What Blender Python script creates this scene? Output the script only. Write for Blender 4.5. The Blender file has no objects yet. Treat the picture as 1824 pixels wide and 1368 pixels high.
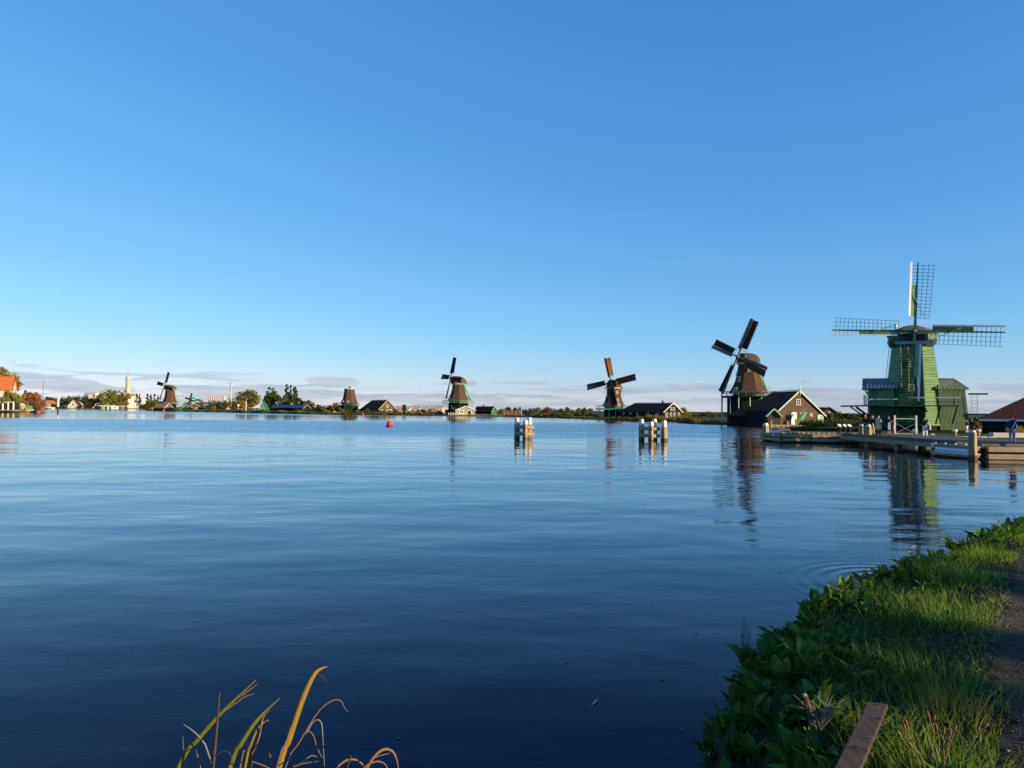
import bpy, bmesh, math, random
import numpy as np
from mathutils import Vector, Matrix, Euler

random.seed(7)
RNG = np.random.default_rng(11)
R = math.radians
scene = bpy.context.scene
COL = scene.collection

# ------------------------------------------------------------------ camera
CAM_H = 2.65
FPX, CX, CY = 1265.0, 912.0, 684.0
CAM_ROT = Matrix.Rotation(R(90 + 2.1), 3, 'X') @ Matrix.Rotation(R(0.5), 3, 'Z')
cam_data = bpy.data.cameras.new('camera')
cam_data.sensor_width = 36.0
cam_data.lens = FPX / 1824.0 * 36.0
cam_data.clip_start = 0.05
cam_data.clip_end = 20000
cam = bpy.data.objects.new('camera', cam_data)
cam.matrix_world = Matrix.Translation((0, 0, CAM_H)) @ CAM_ROT.to_4x4()
COL.objects.link(cam)
scene.camera = cam

# ------------------------------------------------------------------ sky, sun, exposure
SUN_AZ, SUN_EL = R(60), R(12)          # azimuth: right of straight behind the camera
TO_SUN = Vector((math.sin(SUN_AZ) * math.cos(SUN_EL), -math.cos(SUN_AZ) * math.cos(SUN_EL), math.sin(SUN_EL)))
world = bpy.data.worlds.new('World')
scene.world = world
world.use_nodes = True
wn, wl = world.node_tree.nodes, world.node_tree.links
wn.clear()
w_out = wn.new('ShaderNodeOutputWorld')
w_bg = wn.new('ShaderNodeBackground')
w_bg.inputs['Strength'].default_value = 0.12
sky = wn.new('ShaderNodeTexSky')
sky.sky_type = 'NISHITA'
sky.sun_disc = False
sky.sun_elevation = SUN_EL
sky.sun_rotation = math.atan2(TO_SUN.x, TO_SUN.y)
sky.altitude = 0
sky.air_density = 1.0
sky.dust_density = 0.0
sky.ozone_density = 6.0
# camera response on the sky colour: one power law per channel
w_sp = wn.new('ShaderNodeSeparateColor'); w_cb = wn.new('ShaderNodeCombineColor')
wl.new(sky.outputs[0], w_sp.inputs[0])
for ch, gain, power in (('Red', 1.12, 1.05), ('Green', 1.42, 0.72), ('Blue', 2.32, 0.46)):
    pw = wn.new('ShaderNodeMath'); pw.operation = 'POWER'; pw.inputs[1].default_value = power
    ga = wn.new('ShaderNodeMath'); ga.operation = 'MULTIPLY'; ga.inputs[1].default_value = gain
    wl.new(w_sp.outputs[ch], pw.inputs[0]); wl.new(pw.outputs[0], ga.inputs[0]); wl.new(ga.outputs[0], w_cb.inputs[ch])

# low stratus banks all round the horizon, laid out on the view direction (azimuth, elevation)
w_tc = wn.new('ShaderNodeTexCoord')
w_sep = wn.new('ShaderNodeSeparateXYZ')
wl.new(w_tc.outputs['Generated'], w_sep.inputs[0])
def wmath(op, a, b=None, c=None):
    n = wn.new('ShaderNodeMath'); n.operation = op
    for i, v in enumerate((a, b, c)):
        if v is None: continue
        if isinstance(v, (int, float)): n.inputs[i].default_value = v
        else: wl.new(v, n.inputs[i])
    return n.outputs[0]
def wramp(fac, lo, hi):
    n = wn.new('ShaderNodeMapRange'); n.interpolation_type = 'SMOOTHSTEP'
    n.inputs['From Min'].default_value = lo; n.inputs['From Max'].default_value = hi
    wl.new(fac, n.inputs['Value'])
    return n.outputs[0]
az = wmath('ARCTAN2', w_sep.outputs['X'], w_sep.outputs['Y'])
el = wmath('ARCSINE', w_sep.outputs['Z'])
def wnoise(sx, sy, off, detail, rough, dist=0.0):
    cb = wn.new('ShaderNodeCombineXYZ')
    wl.new(wmath('MULTIPLY', az, sx), cb.inputs['X'])
    wl.new(wmath('MULTIPLY', el, sy), cb.inputs['Y'])
    cb.inputs['Z'].default_value = off
    n = wn.new('ShaderNodeTexNoise')
    n.inputs['Scale'].default_value = 1.0
    n.inputs['Detail'].default_value = detail
    n.inputs['Roughness'].default_value = rough
    n.inputs['Distortion'].default_value = dist
    wl.new(cb.outputs[0], n.inputs['Vector'])
    return n.outputs['Fac']
cl_a = wnoise(8.0, 80.0, 3.4, 9, 0.6, 0.5)
band_a = wmath('MULTIPLY', wramp(el, -0.02, 0.004), wramp(el, 0.066, 0.028))
mask_a = wramp(wmath('ADD', cl_a, wmath('MULTIPLY', band_a, 0.16)), 0.62, 0.70)
mask_a = wmath('MULTIPLY', mask_a, band_a)
cl_b = wnoise(5.0, 60.0, 9.7, 8, 0.6, 0.3)
band_b = wramp(el, 0.050, 0.018)
mask_b = wmath('MULTIPLY', wramp(cl_b, 0.36, 0.66), band_b)
cl_c = wnoise(3.0, 120.0, 21.0, 5, 0.5)
mask_c = wmath('MULTIPLY', wramp(cl_c, 0.60, 0.85), wmath('MULTIPLY', wramp(el, 0.40, 0.16), wramp(el, 0.05, 0.10)))
tone = wnoise(12.0, 130.0, 5.0, 6, 0.6)
w_tone = wn.new('ShaderNodeMix'); w_tone.data_type = 'RGBA'
wl.new(wramp(tone, 0.35, 0.68), w_tone.inputs['Factor'])
CLOUD_K = 1.0
w_tone.inputs['A'].default_value = (1.62 * CLOUD_K, 2.08 * CLOUD_K, 2.75 * CLOUD_K, 1)
w_tone.inputs['B'].default_value = (2.7 * CLOUD_K, 2.85 * CLOUD_K, 3.15 * CLOUD_K, 1)
def wmix(fac, a, b, k):
    n = wn.new('ShaderNodeMix'); n.data_type = 'RGBA'
    wl.new(wmath('MULTIPLY', fac, k), n.inputs['Factor'])
    wl.new(a, n.inputs['A'])
    if isinstance(b, tuple): n.inputs['B'].default_value = b
    else: wl.new(b, n.inputs['B'])
    return n.outputs['Result']
c0 = w_cb.outputs[0]
c1 = wmix(mask_c, c0, (5.2, 5.4, 5.8, 1), 0.05)
c2 = wmix(mask_b, c1, (2.75, 3.05, 3.35, 1), 0.62)
c3 = wmix(mask_a, c2, w_tone.outputs['Result'], 0.64)
wl.new(c3, w_bg.inputs['Color'])
wl.new(w_bg.outputs[0], w_out.inputs['Surface'])

sun_data = bpy.data.lights.new('sun', 'SUN')
sun_data.energy = 5.0
sun_data.angle = R(0.5)
sun_data.color = (1.0, 0.76, 0.46)
sun = bpy.data.objects.new('sun', sun_data)
sun.rotation_euler = TO_SUN.to_track_quat('Z', 'Y').to_euler()
sun.location = (60, -40, 40)
COL.objects.link(sun)

scene.view_settings.view_transform = 'Standard'
scene.view_settings.look = 'None'
scene.view_settings.exposure = 0.72
scene.view_settings.gamma = 1.0
scene.view_settings.use_curve_mapping = False
scene.render.resolution_x, scene.render.resolution_y = 1024, 768

# ------------------------------------------------------------------ planning helpers: photo reading -> place on the map
def at(px, py, Y):
    d = CAM_ROT @ Vector(((px - CX) / FPX, (CY - py) / FPX, -1.0))
    t = Y / d.y
    return Vector((d.x * t, Y, CAM_H + d.z * t))
def gx(px, Y, z=0.0):
    """X of a point that stands at depth Y and height z in picture column px"""
    py = 730
    for _ in range(3):
        p = at(px, py, Y); py += (p.z - z) / Y * FPX
    return at(px, py, Y).x
def zz(px, py, Y):
    return at(px, py, Y).z
# ------------------------------------------------------------------ mesh builder and materials
def empty(name, loc=(0, 0, 0), rz=0.0, label=None, cat=None, group=None):
    o = bpy.data.objects.new(name, None)
    o.empty_display_size = 0.3
    o.location = loc; o.rotation_euler = (0, 0, rz)
    COL.objects.link(o)
    return tag(o, label, cat, group)
def tag(o, label=None, cat=None, group=None, kind=None):
    if label: o['label'] = label
    if cat: o['category'] = cat
    if group: o['group'] = group
    if kind: o['kind'] = kind
    return o
def copy_tree(o, parent=None):
    c = o.copy(); COL.objects.link(c); c.parent = parent
    for ch in o.children: copy_tree(ch, c)
    return c

class MB:
    """collects verts, faces and a material slot per face"""
    def __init__(s): s.v = []; s.f = []; s.m = []; s.slot = 0
    def add(s, vs, fs):
        b = len(s.v); s.v += [tuple(v) for v in vs]
        for f in fs: s.f.append(tuple(b + i for i in f)); s.m.append(s.slot)
        return s
    def box(s, c, d, rz=0.0, taper=1.0):
        x, y, z = d[0] / 2, d[1] / 2, d[2] / 2
        cs, sn = math.cos(rz), math.sin(rz)
        vs = []
        for k in (-1, 1):
            t = taper if k > 0 else 1.0
            for i, j in ((-1, -1), (1, -1), (1, 1), (-1, 1)):
                a, b = i * x * t, j * y * t
                vs.append((c[0] + a * cs - b * sn, c[1] + a * sn + b * cs, c[2] + k * z))
        return s.add(vs, [(3, 2, 1, 0), (4, 5, 6, 7), (0, 1, 5, 4), (1, 2, 6, 5), (2, 3, 7, 6), (3, 0, 4, 7)])
    def beam(s, p0, p1, w, h, up=(0, 0, 1), w1=None, h1=None):
        p0, p1 = Vector(p0), Vector(p1); d = (p1 - p0)
        if d.length < 1e-6: return s
        d.normalize(); up = Vector(up)
        if abs(d.dot(up)) > 0.98: up = Vector((0, 1, 0)) if abs(d.y) < 0.9 else Vector((1, 0, 0))
        a = d.cross(up).normalized(); b = a.cross(d).normalized()
        w1 = w if w1 is None else w1; h1 = h if h1 is None else h1
        vs = []
        for p, ww, hh in ((p0, w, h), (p1, w1, h1)):
            for i, j in ((-1, -1), (1, -1), (1, 1), (-1, 1)):
                vs.append(p + a * (i * ww / 2) + b * (j * hh / 2))
        return s.add(vs, [(0, 1, 2, 3), (7, 6, 5, 4), (4, 5, 1, 0), (5, 6, 2, 1), (6, 7, 3, 2), (7, 4, 0, 3)])
    def tube(s, pts, rs, n=8, cap=True):
        pts = [Vector(p) for p in pts]
        if isinstance(rs, (int, float)): rs = [rs] * len(pts)
        vs = []; prev = None
        for i, p in enumerate(pts):
            d = (pts[min(i + 1, len(pts) - 1)] - pts[max(i - 1, 0)]).normalized()
            if prev is None:
                u = Vector((0, 0, 1)) if abs(d.z) < 0.9 else Vector((1, 0, 0))
                a = d.cross(u).normalized()
            else:
                a = (prev - d * prev.dot(d)).normalized()
            prev = a; b = d.cross(a)
            for k in range(n):
                t = 2 * math.pi * k / n
                vs.append(p + (a * math.cos(t) + b * math.sin(t)) * rs[i])
        fs = []
        for i in range(len(pts) - 1):
            for k in range(n):
                k2 = (k + 1) % n
                fs.append((i * n + k, i * n + k2, (i + 1) * n + k2, (i + 1) * n + k))
        if cap:
            fs.append(tuple(range(n - 1, -1, -1)))
            fs.append(tuple((len(pts) - 1) * n + k for k in range(n)))
        return s.add(vs, fs)
    def loft(s, rings, cap=True):
        n = len(rings[0]); vs = [v for r in rings for v in r]; fs = []
        for i in range(len(rings) - 1):
            for k in range(n):
                k2 = (k + 1) % n
                fs.append((i * n + k, i * n + k2, (i + 1) * n + k2, (i + 1) * n + k))
        if cap:
            fs.append(tuple(range(n - 1, -1, -1)))
            fs.append(tuple((len(rings) - 1) * n + k for k in range(n)))
        return s.add(vs, fs)
    def prism(s, poly, vec):
        """extrude a 3-d polygon along vec"""
        n = len(poly); vec = Vector(vec)
        a = [Vector(p) for p in poly]; b = [p + vec for p in a]
        fs = [tuple(range(n - 1, -1, -1)), tuple(range(n, 2 * n))]
        for k in range(n): fs.append((k, (k + 1) % n, n + (k + 1) % n, n + k))
        return s.add(a + b, fs)
    def slab(s, quad, t):
        """a plate of thickness t under a quad (corner order counter-clockwise seen from its top)"""
        q = [Vector(p) for p in quad]
        nrm = (q[1] - q[0]).cross(q[-1] - q[0]).normalized()
        return s.prism([p - nrm * t for p in q], nrm * t)
    def build(s, name, mat, parent=None, smooth=False, bevel=0.0):
        me = bpy.data.meshes.new(name)
        me.from_pydata([tuple(v) for v in s.v], [], s.f)
        mats = mat if isinstance(mat, (list, tuple)) else [mat]
        for m in mats: me.materials.append(m)
        if len(mats) > 1: me.polygons.foreach_set('material_index', s.m)
        bm = bmesh.new(); bm.from_mesh(me)
        bmesh.ops.recalc_face_normals(bm, faces=bm.faces)
        bm.to_mesh(me); bm.free()
        if smooth: me.polygons.foreach_set('use_smooth', [True] * len(me.polygons))
        me.update()
        o = bpy.data.objects.new(name, me); COL.objects.link(o)
        o.parent = parent
        if bevel:
            bv = o.modifiers.new('bevel', 'BEVEL'); bv.width = bevel; bv.segments = 1; bv.limit_method = 'ANGLE'
        return o

def np_mesh(name, verts, faces, mat, parent=None, smooth=False, slots=None):
    """fast mesh from numpy arrays; faces (n,3) or (n,4)"""
    me = bpy.data.meshes.new(name)
    verts = np.asarray(verts, dtype=np.float32); faces = np.asarray(faces, dtype=np.int32)
    k = faces.shape[1]
    me.vertices.add(len(verts)); me.vertices.foreach_set('co', verts.ravel())
    me.loops.add(faces.size); me.loops.foreach_set('vertex_index', faces.ravel())
    me.polygons.add(len(faces))
    me.polygons.foreach_set('loop_start', np.arange(0, faces.size, k, dtype=np.int32))
    me.polygons.foreach_set('loop_total', np.full(len(faces), k, dtype=np.int32))
    mats = mat if isinstance(mat, (list, tuple)) else [mat]
    for m in mats: me.materials.append(m)
    if slots is not None: me.polygons.foreach_set('material_index', np.asarray(slots, dtype=np.int32))
    if smooth: me.polygons.foreach_set('use_smooth', np.ones(len(faces), dtype=bool))
    me.update(calc_edges=True)
    o = bpy.data.objects.new(name, me); COL.objects.link(o); o.parent = parent
    return o

MATS = {}
def mat(name, col, rough=0.7, var=0.25, scale=3.0, bump=0.0, bscale=None, spec=0.3, stretch=(1, 1, 1), metal=0.0,
        col2=None, trans=0.0, per_obj=0.0, island=0.0):
    """procedural material: base colour broken up by object-space noise, optional grain relief"""
    if name in MATS: return MATS[name]
    m = bpy.data.materials.new(name); m.use_nodes = True
    nt = m.node_tree; N, L = nt.nodes, nt.links
    p = N['Principled BSDF']
    p.inputs['Roughness'].default_value = rough
    p.inputs['Specular IOR Level'].default_value = spec
    p.inputs['Metallic'].default_value = metal
    tc = N.new('ShaderNodeTexCoord'); mp = N.new('ShaderNodeMapping')
    mp.inputs['Scale'].default_value = stretch
    L.new(tc.outputs['Object'], mp.inputs['Vector'])
    n1 = N.new('ShaderNodeTexNoise'); n1.inputs['Scale'].default_value = scale
    n1.inputs['Detail'].default_value = 6; n1.inputs['Roughness'].default_value = 0.65
    L.new(mp.outputs[0], n1.inputs['Vector'])
    mr = N.new('ShaderNodeMapRange')
    mr.inputs['From Min'].default_value = 0.3; mr.inputs['From Max'].default_value = 0.7
    L.new(n1.outputs['Fac'], mr.inputs['Value'])
    mx = N.new('ShaderNodeMix'); mx.data_type = 'RGBA'
    L.new(mr.outputs[0], mx.inputs['Factor'])
    c2 = col2 if col2 else tuple(min(1.0, c * (1 + var)) for c in col)
    c1 = col if col2 else tuple(c * (1 - var) for c in col)
    mx.inputs['A'].default_value = (*c1, 1); mx.inputs['B'].default_value = (*c2, 1)
    out = mx.outputs['Result']
    if per_obj or island:
        hs = N.new('ShaderNodeHueSaturation'); L.new(out, hs.inputs['Color'])
        r2 = N.new('ShaderNodeMapRange')
        k = per_obj or island
        r2.inputs['To Min'].default_value = 1 - k; r2.inputs['To Max'].default_value = 1 + k
        if per_obj:
            oi = N.new('ShaderNodeObjectInfo'); L.new(oi.outputs['Random'], r2.inputs['Value'])
        else:
            ge = N.new('ShaderNodeNewGeometry'); L.new(ge.outputs['Random Per Island'], r2.inputs['Value'])
        L.new(r2.outputs[0], hs.inputs['Value']); out = hs.outputs['Color']
    L.new(out, p.inputs['Base Color'])
    if bump:
        n2 = N.new('ShaderNodeTexNoise'); n2.inputs['Scale'].default_value = bscale or scale * 4
        n2.inputs['Detail'].default_value = 5
        L.new(mp.outputs[0], n2.inputs['Vector'])
        bp = N.new('ShaderNodeBump'); bp.inputs['Strength'].default_value = bump; bp.inputs['Distance'].default_value = 0.05
        L.new(n2.outputs['Fac'], bp.inputs['Height']); L.new(bp.outputs[0], p.inputs['Normal'])
    if trans:
        tr = N.new('ShaderNodeBsdfTranslucent'); L.new(out, tr.inputs['Color'])
        ms = N.new('ShaderNodeMixShader'); ms.inputs['Fac'].default_value = trans
        L.new(p.outputs[0], ms.inputs[1]); L.new(tr.outputs[0], ms.inputs[2])
        L.new(ms.outputs[0], N['Material Output'].inputs['Surface'])
    MATS[name] = m
    return m
M = {}
M['thatch'] = mat('thatch', (0.085, 0.052, 0.034), 0.95, 0.35, 1.6, bump=0.8, bscale=9, spec=0.1, stretch=(1.2, 1.2, 0.35))
M['thatch_old'] = mat('thatch_old', (0.11, 0.07, 0.045), 0.95, 0.3, 1.2, bump=0.8, bscale=9, spec=0.1, stretch=(1, 1, 0.4))
M['tar'] = mat('tarred_boards', (0.018, 0.016, 0.015), 0.85, 0.35, 2.0, bump=0.4, bscale=7, stretch=(0.3, 0.3, 5), spec=0.1)
M['brownwood'] = mat('brown_boards', (0.105, 0.072, 0.048), 0.85, 0.3, 2.2, bump=0.4, bscale=7, stretch=(0.4, 0.4, 5), spec=0.15)
M['darkroof'] = mat('dark_tiles', (0.09, 0.038, 0.026), 0.9, 0.4, 3.0, bump=0.7, bscale=12, spec=0.04)
M['redroof'] = mat('red_tiles', (0.42, 0.12, 0.035), 0.8, 0.25, 3.0, bump=0.7, bscale=12, spec=0.2)
M['green'] = mat('mill_green_paint', (0.028, 0.115, 0.055), 0.5, 0.2, 1.3, bump=0.15, bscale=10, stretch=(0.5, 0.5, 3))
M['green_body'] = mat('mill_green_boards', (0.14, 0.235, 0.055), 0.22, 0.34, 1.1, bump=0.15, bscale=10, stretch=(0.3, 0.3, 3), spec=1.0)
M['green_deep'] = mat('deep_green_paint', (0.012, 0.075, 0.04), 0.5, 0.2, 1.5)
M['green_pale'] = mat('pale_green_paint', (0.20, 0.42, 0.28), 0.5, 0.15, 2.0)
M['green_bright'] = mat('bright_green_paint', (0.03, 0.30, 0.12), 0.5, 0.15, 2.0)
M['mint'] = mat('mint_trim', (0.42, 0.60, 0.45), 0.5, 0.12, 2.0)
M['white'] = mat('white_paint', (0.72, 0.70, 0.64), 0.5, 0.10, 2.0)
M['cream'] = mat('cream_paint', (0.50, 0.44, 0.28), 0.6, 0.12, 2.0)
M['cloth_dark'] = mat('brown_sailcloth', (0.032, 0.02, 0.018), 0.9, 0.25, 0.9, trans=0.25, spec=0.1)
M['cloth_sunlit'] = mat('sunlit_sailcloth', (0.48, 0.16, 0.02), 0.9, 0.2, 0.9, trans=0.18, spec=0.1)  # sunlight on the upper sail put into the cloth colour
M['cloth_rust'] = mat('shaded_sailcloth', (0.055, 0.026, 0.02), 0.9, 0.2, 0.9, trans=0.2, spec=0.1)  # same cloth on the other sails, their shade put into the colour
M['glass'] = mat('window_glass', (0.02, 0.025, 0.03), 0.08, 0.2, 2.0, spec=0.6)
M['black'] = mat('black_iron', (0.012, 0.012, 0.013), 0.5, 0.3, 4.0)
M['metal_roof'] = mat('ribbed_green_roof', (0.17, 0.19, 0.19), 0.55, 0.25, 1.0, spec=0.25)
M['oldplank'] = mat('weathered_planks', (0.25, 0.25, 0.15), 0.85, 0.35, 2.5, bump=0.4, bscale=9, stretch=(4, 4, 0.4))
M['rope'] = mat('rope', (0.35, 0.24, 0.15), 0.9, 0.2, 4.0)
M['cap_grey'] = mat('weathered_cap', (0.15, 0.12, 0.09), 0.85, 0.3, 1.4, bump=0.4, bscale=6)
M['brick'] = mat('brick_wall', (0.26, 0.12, 0.075), 0.9, 0.25, 4.0)
M['concrete'] = mat('concrete', (0.42, 0.40, 0.36), 0.85, 0.15, 0.8)
M['pile'] = mat('weathered_pile', (0.29, 0.215, 0.115), 0.85, 0.38, 1.8, bump=0.5, bscale=10, stretch=(4, 4, 0.5), spec=0.15)
M['beam'] = mat('silvered_timber', (0.31, 0.24, 0.14), 0.85, 0.3, 2.2, bump=0.5, bscale=12, stretch=(0.5, 3, 3), spec=0.15, per_obj=0.12)
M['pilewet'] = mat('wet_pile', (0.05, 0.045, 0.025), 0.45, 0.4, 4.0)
M['whitecap'] = mat('white_pile_cap', (0.62, 0.58, 0.52), 0.7, 0.18, 3.0)
M['deckwood'] = mat('deck_boards', (0.10, 0.085, 0.07), 0.85, 0.3, 2.0, bump=0.4, bscale=14, per_obj=0.15)
# ------------------------------------------------------------------ water
def water_material():
    m = bpy.data.materials.new('river_water'); m.use_nodes = True
    N, L = m.node_tree.nodes, m.node_tree.links
    p = N['Principled BSDF']
    p.inputs['Base Color'].default_value = (0.002, 0.006, 0.026, 1)
    p.inputs['Roughness'].default_value = 0.015
    p.inputs['IOR'].default_value = 1.40
    p.inputs['Specular IOR Level'].default_value = 0.11
    p.inputs['Specular Tint'].default_value = (0.84, 0.95, 1.10, 1)
    geo = N.new('ShaderNodeNewGeometry')
    def mp(scale, rot=0.0):
        a = N.new('ShaderNodeMapping'); a.inputs['Scale'].default_value = scale; a.inputs['Rotation'].default_value = (0, 0, rot)
        L.new(geo.outputs['Position'], a.inputs['Vector']); return a.outputs[0]
    def noise(vec, scale, detail=3, rough=0.5, dist=0.0):
        n = N.new('ShaderNodeTexNoise'); n.inputs['Scale'].default_value = scale; n.inputs['Detail'].default_value = detail
        n.inputs['Roughness'].default_value = rough; n.inputs['Distortion'].default_value = dist
        L.new(vec, n.inputs['Vector']); return n.outputs['Fac']
    def mth(op, a, b=None, c=None):
        n = N.new('ShaderNodeMath'); n.operation = op
        for i, v in enumerate((a, b, c)):
            if v is None: continue
            if isinstance(v, (int, float)): n.inputs[i].default_value = v
            else: L.new(v, n.inputs[i])
        return n.outputs[0]
    def rng(v, lo, hi, a=0.0, b=1.0):
        n = N.new('ShaderNodeMapRange'); n.interpolation_type = 'SMOOTHSTEP'
        n.inputs['From Min'].default_value = lo; n.inputs['From Max'].default_value = hi
        n.inputs['To Min'].default_value = a; n.inputs['To Max'].default_value = b
        L.new(v, n.inputs['Value']); return n.outputs[0]
    sep = N.new('ShaderNodeSeparateXYZ'); L.new(geo.outputs['Position'], sep.inputs[0])
    # metres of height: long swell, wavelets running across the view, fine cat's paws in patches
    swell = noise(mp((0.55, 1.0, 1), R(12)), 0.55, 2, 0.45)
    wave = noise(mp((0.5, 1.0, 1), R(-16)), 1.9, 3, 0.5, 0.3)
    rip = noise(mp((0.7, 1.0, 1), R(8)), 8.0, 3, 0.55)
    # wind lanes lying across the river: rippled strips between glassy ones, ragged at their edges
    patch = noise(mp((0.012, 0.05, 1), R(4)), 1.0, 6, 0.7)
    yy = mth('ADD', sep.outputs['Y'], mth('MULTIPLY', mth('SUBTRACT', patch, 0.5), 80.0))
    lane1 = mth('MULTIPLY', rng(yy, 56, 92), rng(yy, 165, 138))
    lane2 = mth('MULTIPLY', rng(yy, 255, 278), rng(yy, 420, 375))
    wind = mth('MINIMUM', mth('ADD', lane1, lane2), 1.0)
    lng = noise(mp((0.7, 1.0, 1), R(-24)), 0.17, 2, 0.4)
    h1 = mth('ADD', mth('MULTIPLY', swell, 0.034), mth('MULTIPLY', lng, 0.10))
    L.new(rng(sep.outputs['Y'], 5, 24, 0.12, 1.0), p.inputs['Specular IOR Level'])  # reflection strengthened with distance to brighten the water farther out
    h2 = mth('MULTIPLY', wave, 0.0062)
    h3 = mth('MULTIPLY', rip, 0.0016)
    # rings spreading from something that moved at the bank
    dx = mth('SUBTRACT', sep.outputs['X'], 6.2); dy = mth('SUBTRACT', sep.outputs['Y'], 11.0)
    rad = mth('SQRT', mth('ADD', mth('MULTIPLY', dx, dx), mth('MULTIPLY', dy, dy)))
    ring = mth('MULTIPLY', mth('SINE', mth('MULTIPLY', rad, 24.0)), rng(rad, 2.4, 0.3, 0.0, 0.006))
    h = mth('ADD', mth('ADD', h1, h2), mth('ADD', h3, ring))
    bp = N.new('ShaderNodeBump'); bp.inputs['Strength'].default_value = 1.0; bp.inputs['Distance'].default_value = 1.0
    L.new(h, bp.inputs['Height'])
    # ripples of the wind lanes as slopes: random, plus a set lean to the viewer to mirror bluer sky
    nz = N.new('ShaderNodeTexNoise'); nz.inputs['Scale'].default_value = 6.0; nz.inputs['Detail'].default_value = 2
    L.new(mp((0.6, 1.0, 1), R(6)), nz.inputs['Vector'])
    sb = N.new('ShaderNodeVectorMath'); sb.operation = 'SUBTRACT'; sb.inputs[1].default_value = (0.5, 0.5, 0.5); L.new(nz.outputs['Color'], sb.inputs[0])
    ml_ = N.new('ShaderNodeVectorMath'); ml_.operation = 'MULTIPLY'; ml_.inputs[1].default_value = (0.14, 0.30, 0.0); L.new(sb.outputs[0], ml_.inputs[0])
    ad = N.new('ShaderNodeVectorMath'); ad.operation = 'ADD'; ad.inputs[1].default_value = (0.0, -0.075, 0.0); L.new(ml_.outputs[0], ad.inputs[0])
    sc = N.new('ShaderNodeVectorMath'); sc.operation = 'SCALE'; L.new(ad.outputs[0], sc.inputs[0])
    L.new(mth('ADD', mth('MULTIPLY', wind, 0.85), mth('MULTIPLY', rng(sep.outputs['Y'], 8, 30), 0.15)), sc.inputs['Scale'])
    fn = N.new('ShaderNodeVectorMath'); fn.operation = 'ADD'; L.new(bp.outputs[0], fn.inputs[0]); L.new(sc.outputs[0], fn.inputs[1])
    nm = N.new('ShaderNodeVectorMath'); nm.operation = 'NORMALIZE'; L.new(fn.outputs[0], nm.inputs[0])
    L.new(nm.outputs[0], p.inputs['Normal'])
    return m
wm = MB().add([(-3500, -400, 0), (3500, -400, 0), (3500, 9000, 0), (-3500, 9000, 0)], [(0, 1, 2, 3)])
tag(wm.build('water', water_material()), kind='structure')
# ------------------------------------------------------------------ land
G0 = 0.35
M['polder'] = mat('polder_grass', (0.06, 0.075, 0.02), 0.95, 0.4, 0.25, bump=0.5, bscale=3, spec=0.1)
M['farland'] = mat('far_fields', (0.05, 0.055, 0.025), 0.95, 0.4, 0.01, spec=0.1)
def land(name, pts, z, m, skirt=0.8):
    mb = MB(); n = len(pts)
    top = [Vector((x, y, z)) for x, y in pts]
    # bank: sloping skirt from the top edge outwards into the water
    bm = bmesh.new()
    vt = [bm.verts.new(p) for p in top]
    f = bm.faces.new(vt); bm.normal_update()
    if f.normal.z < 0: f.normal_flip()
    ext = bmesh.ops.extrude_edge_only(bm, edges=list(bm.edges))
    for v in [e for e in ext['geom'] if isinstance(e, bmesh.types.BMVert)]: v.co.z = -1.2
    bmesh.ops.triangulate(bm, faces=[f]); bmesh.ops.recalc_face_normals(bm, faces=bm.faces)
    me = bpy.data.meshes.new(name); bm.to_mesh(me); bm.free(); me.materials.append(m)
    o = bpy.data.objects.new(name, me); COL.objects.link(o)
    return tag(o, kind='structure')
SHORE = [(1990, 66), (1620, 69.5), (1552, 71), (1548, 80), (1546, 100), (1460, 103), (1410, 106), (1408, 110), (1455, 113), (1520, 118), (1520, 125), (1371, 125), (1369, 140), (1330, 143), (1276, 145), (1245, 160),
         (1214, 190), (1150, 216), (1062, 222), (1040, 243), (950, 272), (870, 286), (780, 292), (700, 300), (600, 301), (545, 326), (430, 372), (330, 440), (300, 472), (264, 590), (252, 720)]
shore_pts = [(gx(px, Y), Y) for px, Y in SHORE]
land('ground', shore_pts + [(-330, 1200), (-330, 2600), (3400, 2600), (3400, 66)], G0 if 'G0' in globals() else 0.35, M['polder'])
# far bank on the left and the land that closes the river
FAR = [(70, 640), (110, 760), (180, 820), (238, 860), (262, 930)]
land('far_bank', [(-900, 640)] + [(gx(px, Y), Y) for px, Y in FAR] + [(-300, 2600), (-2600, 2600), (-2600, 640)], 0.5, M['farland'])
land('far_fields', [(-3400, 2500), (3400, 2500), (3400, 8500), (-3400, 8500)], 0.6, M['farland'])
# near left quay with the orange roofed house
land('left_quay', [(gx(-400, 262), 262), (gx(24, 272), 272), (gx(58, 290), 290), (gx(74, 420), 420), (gx(80, 640), 640), (-1200, 640), (-1200, 262)], 0.7, M['polder'])
# ------------------------------------------------------------------ windmill building blocks
def octa(r, z, rot=22.5, sx=1.0, sy=1.0):
    return [Vector((r * sx * math.sin(R(rot + 45 * k)), -r * sy * math.cos(R(rot + 45 * k)), z)) for k in range(8)]

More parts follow.
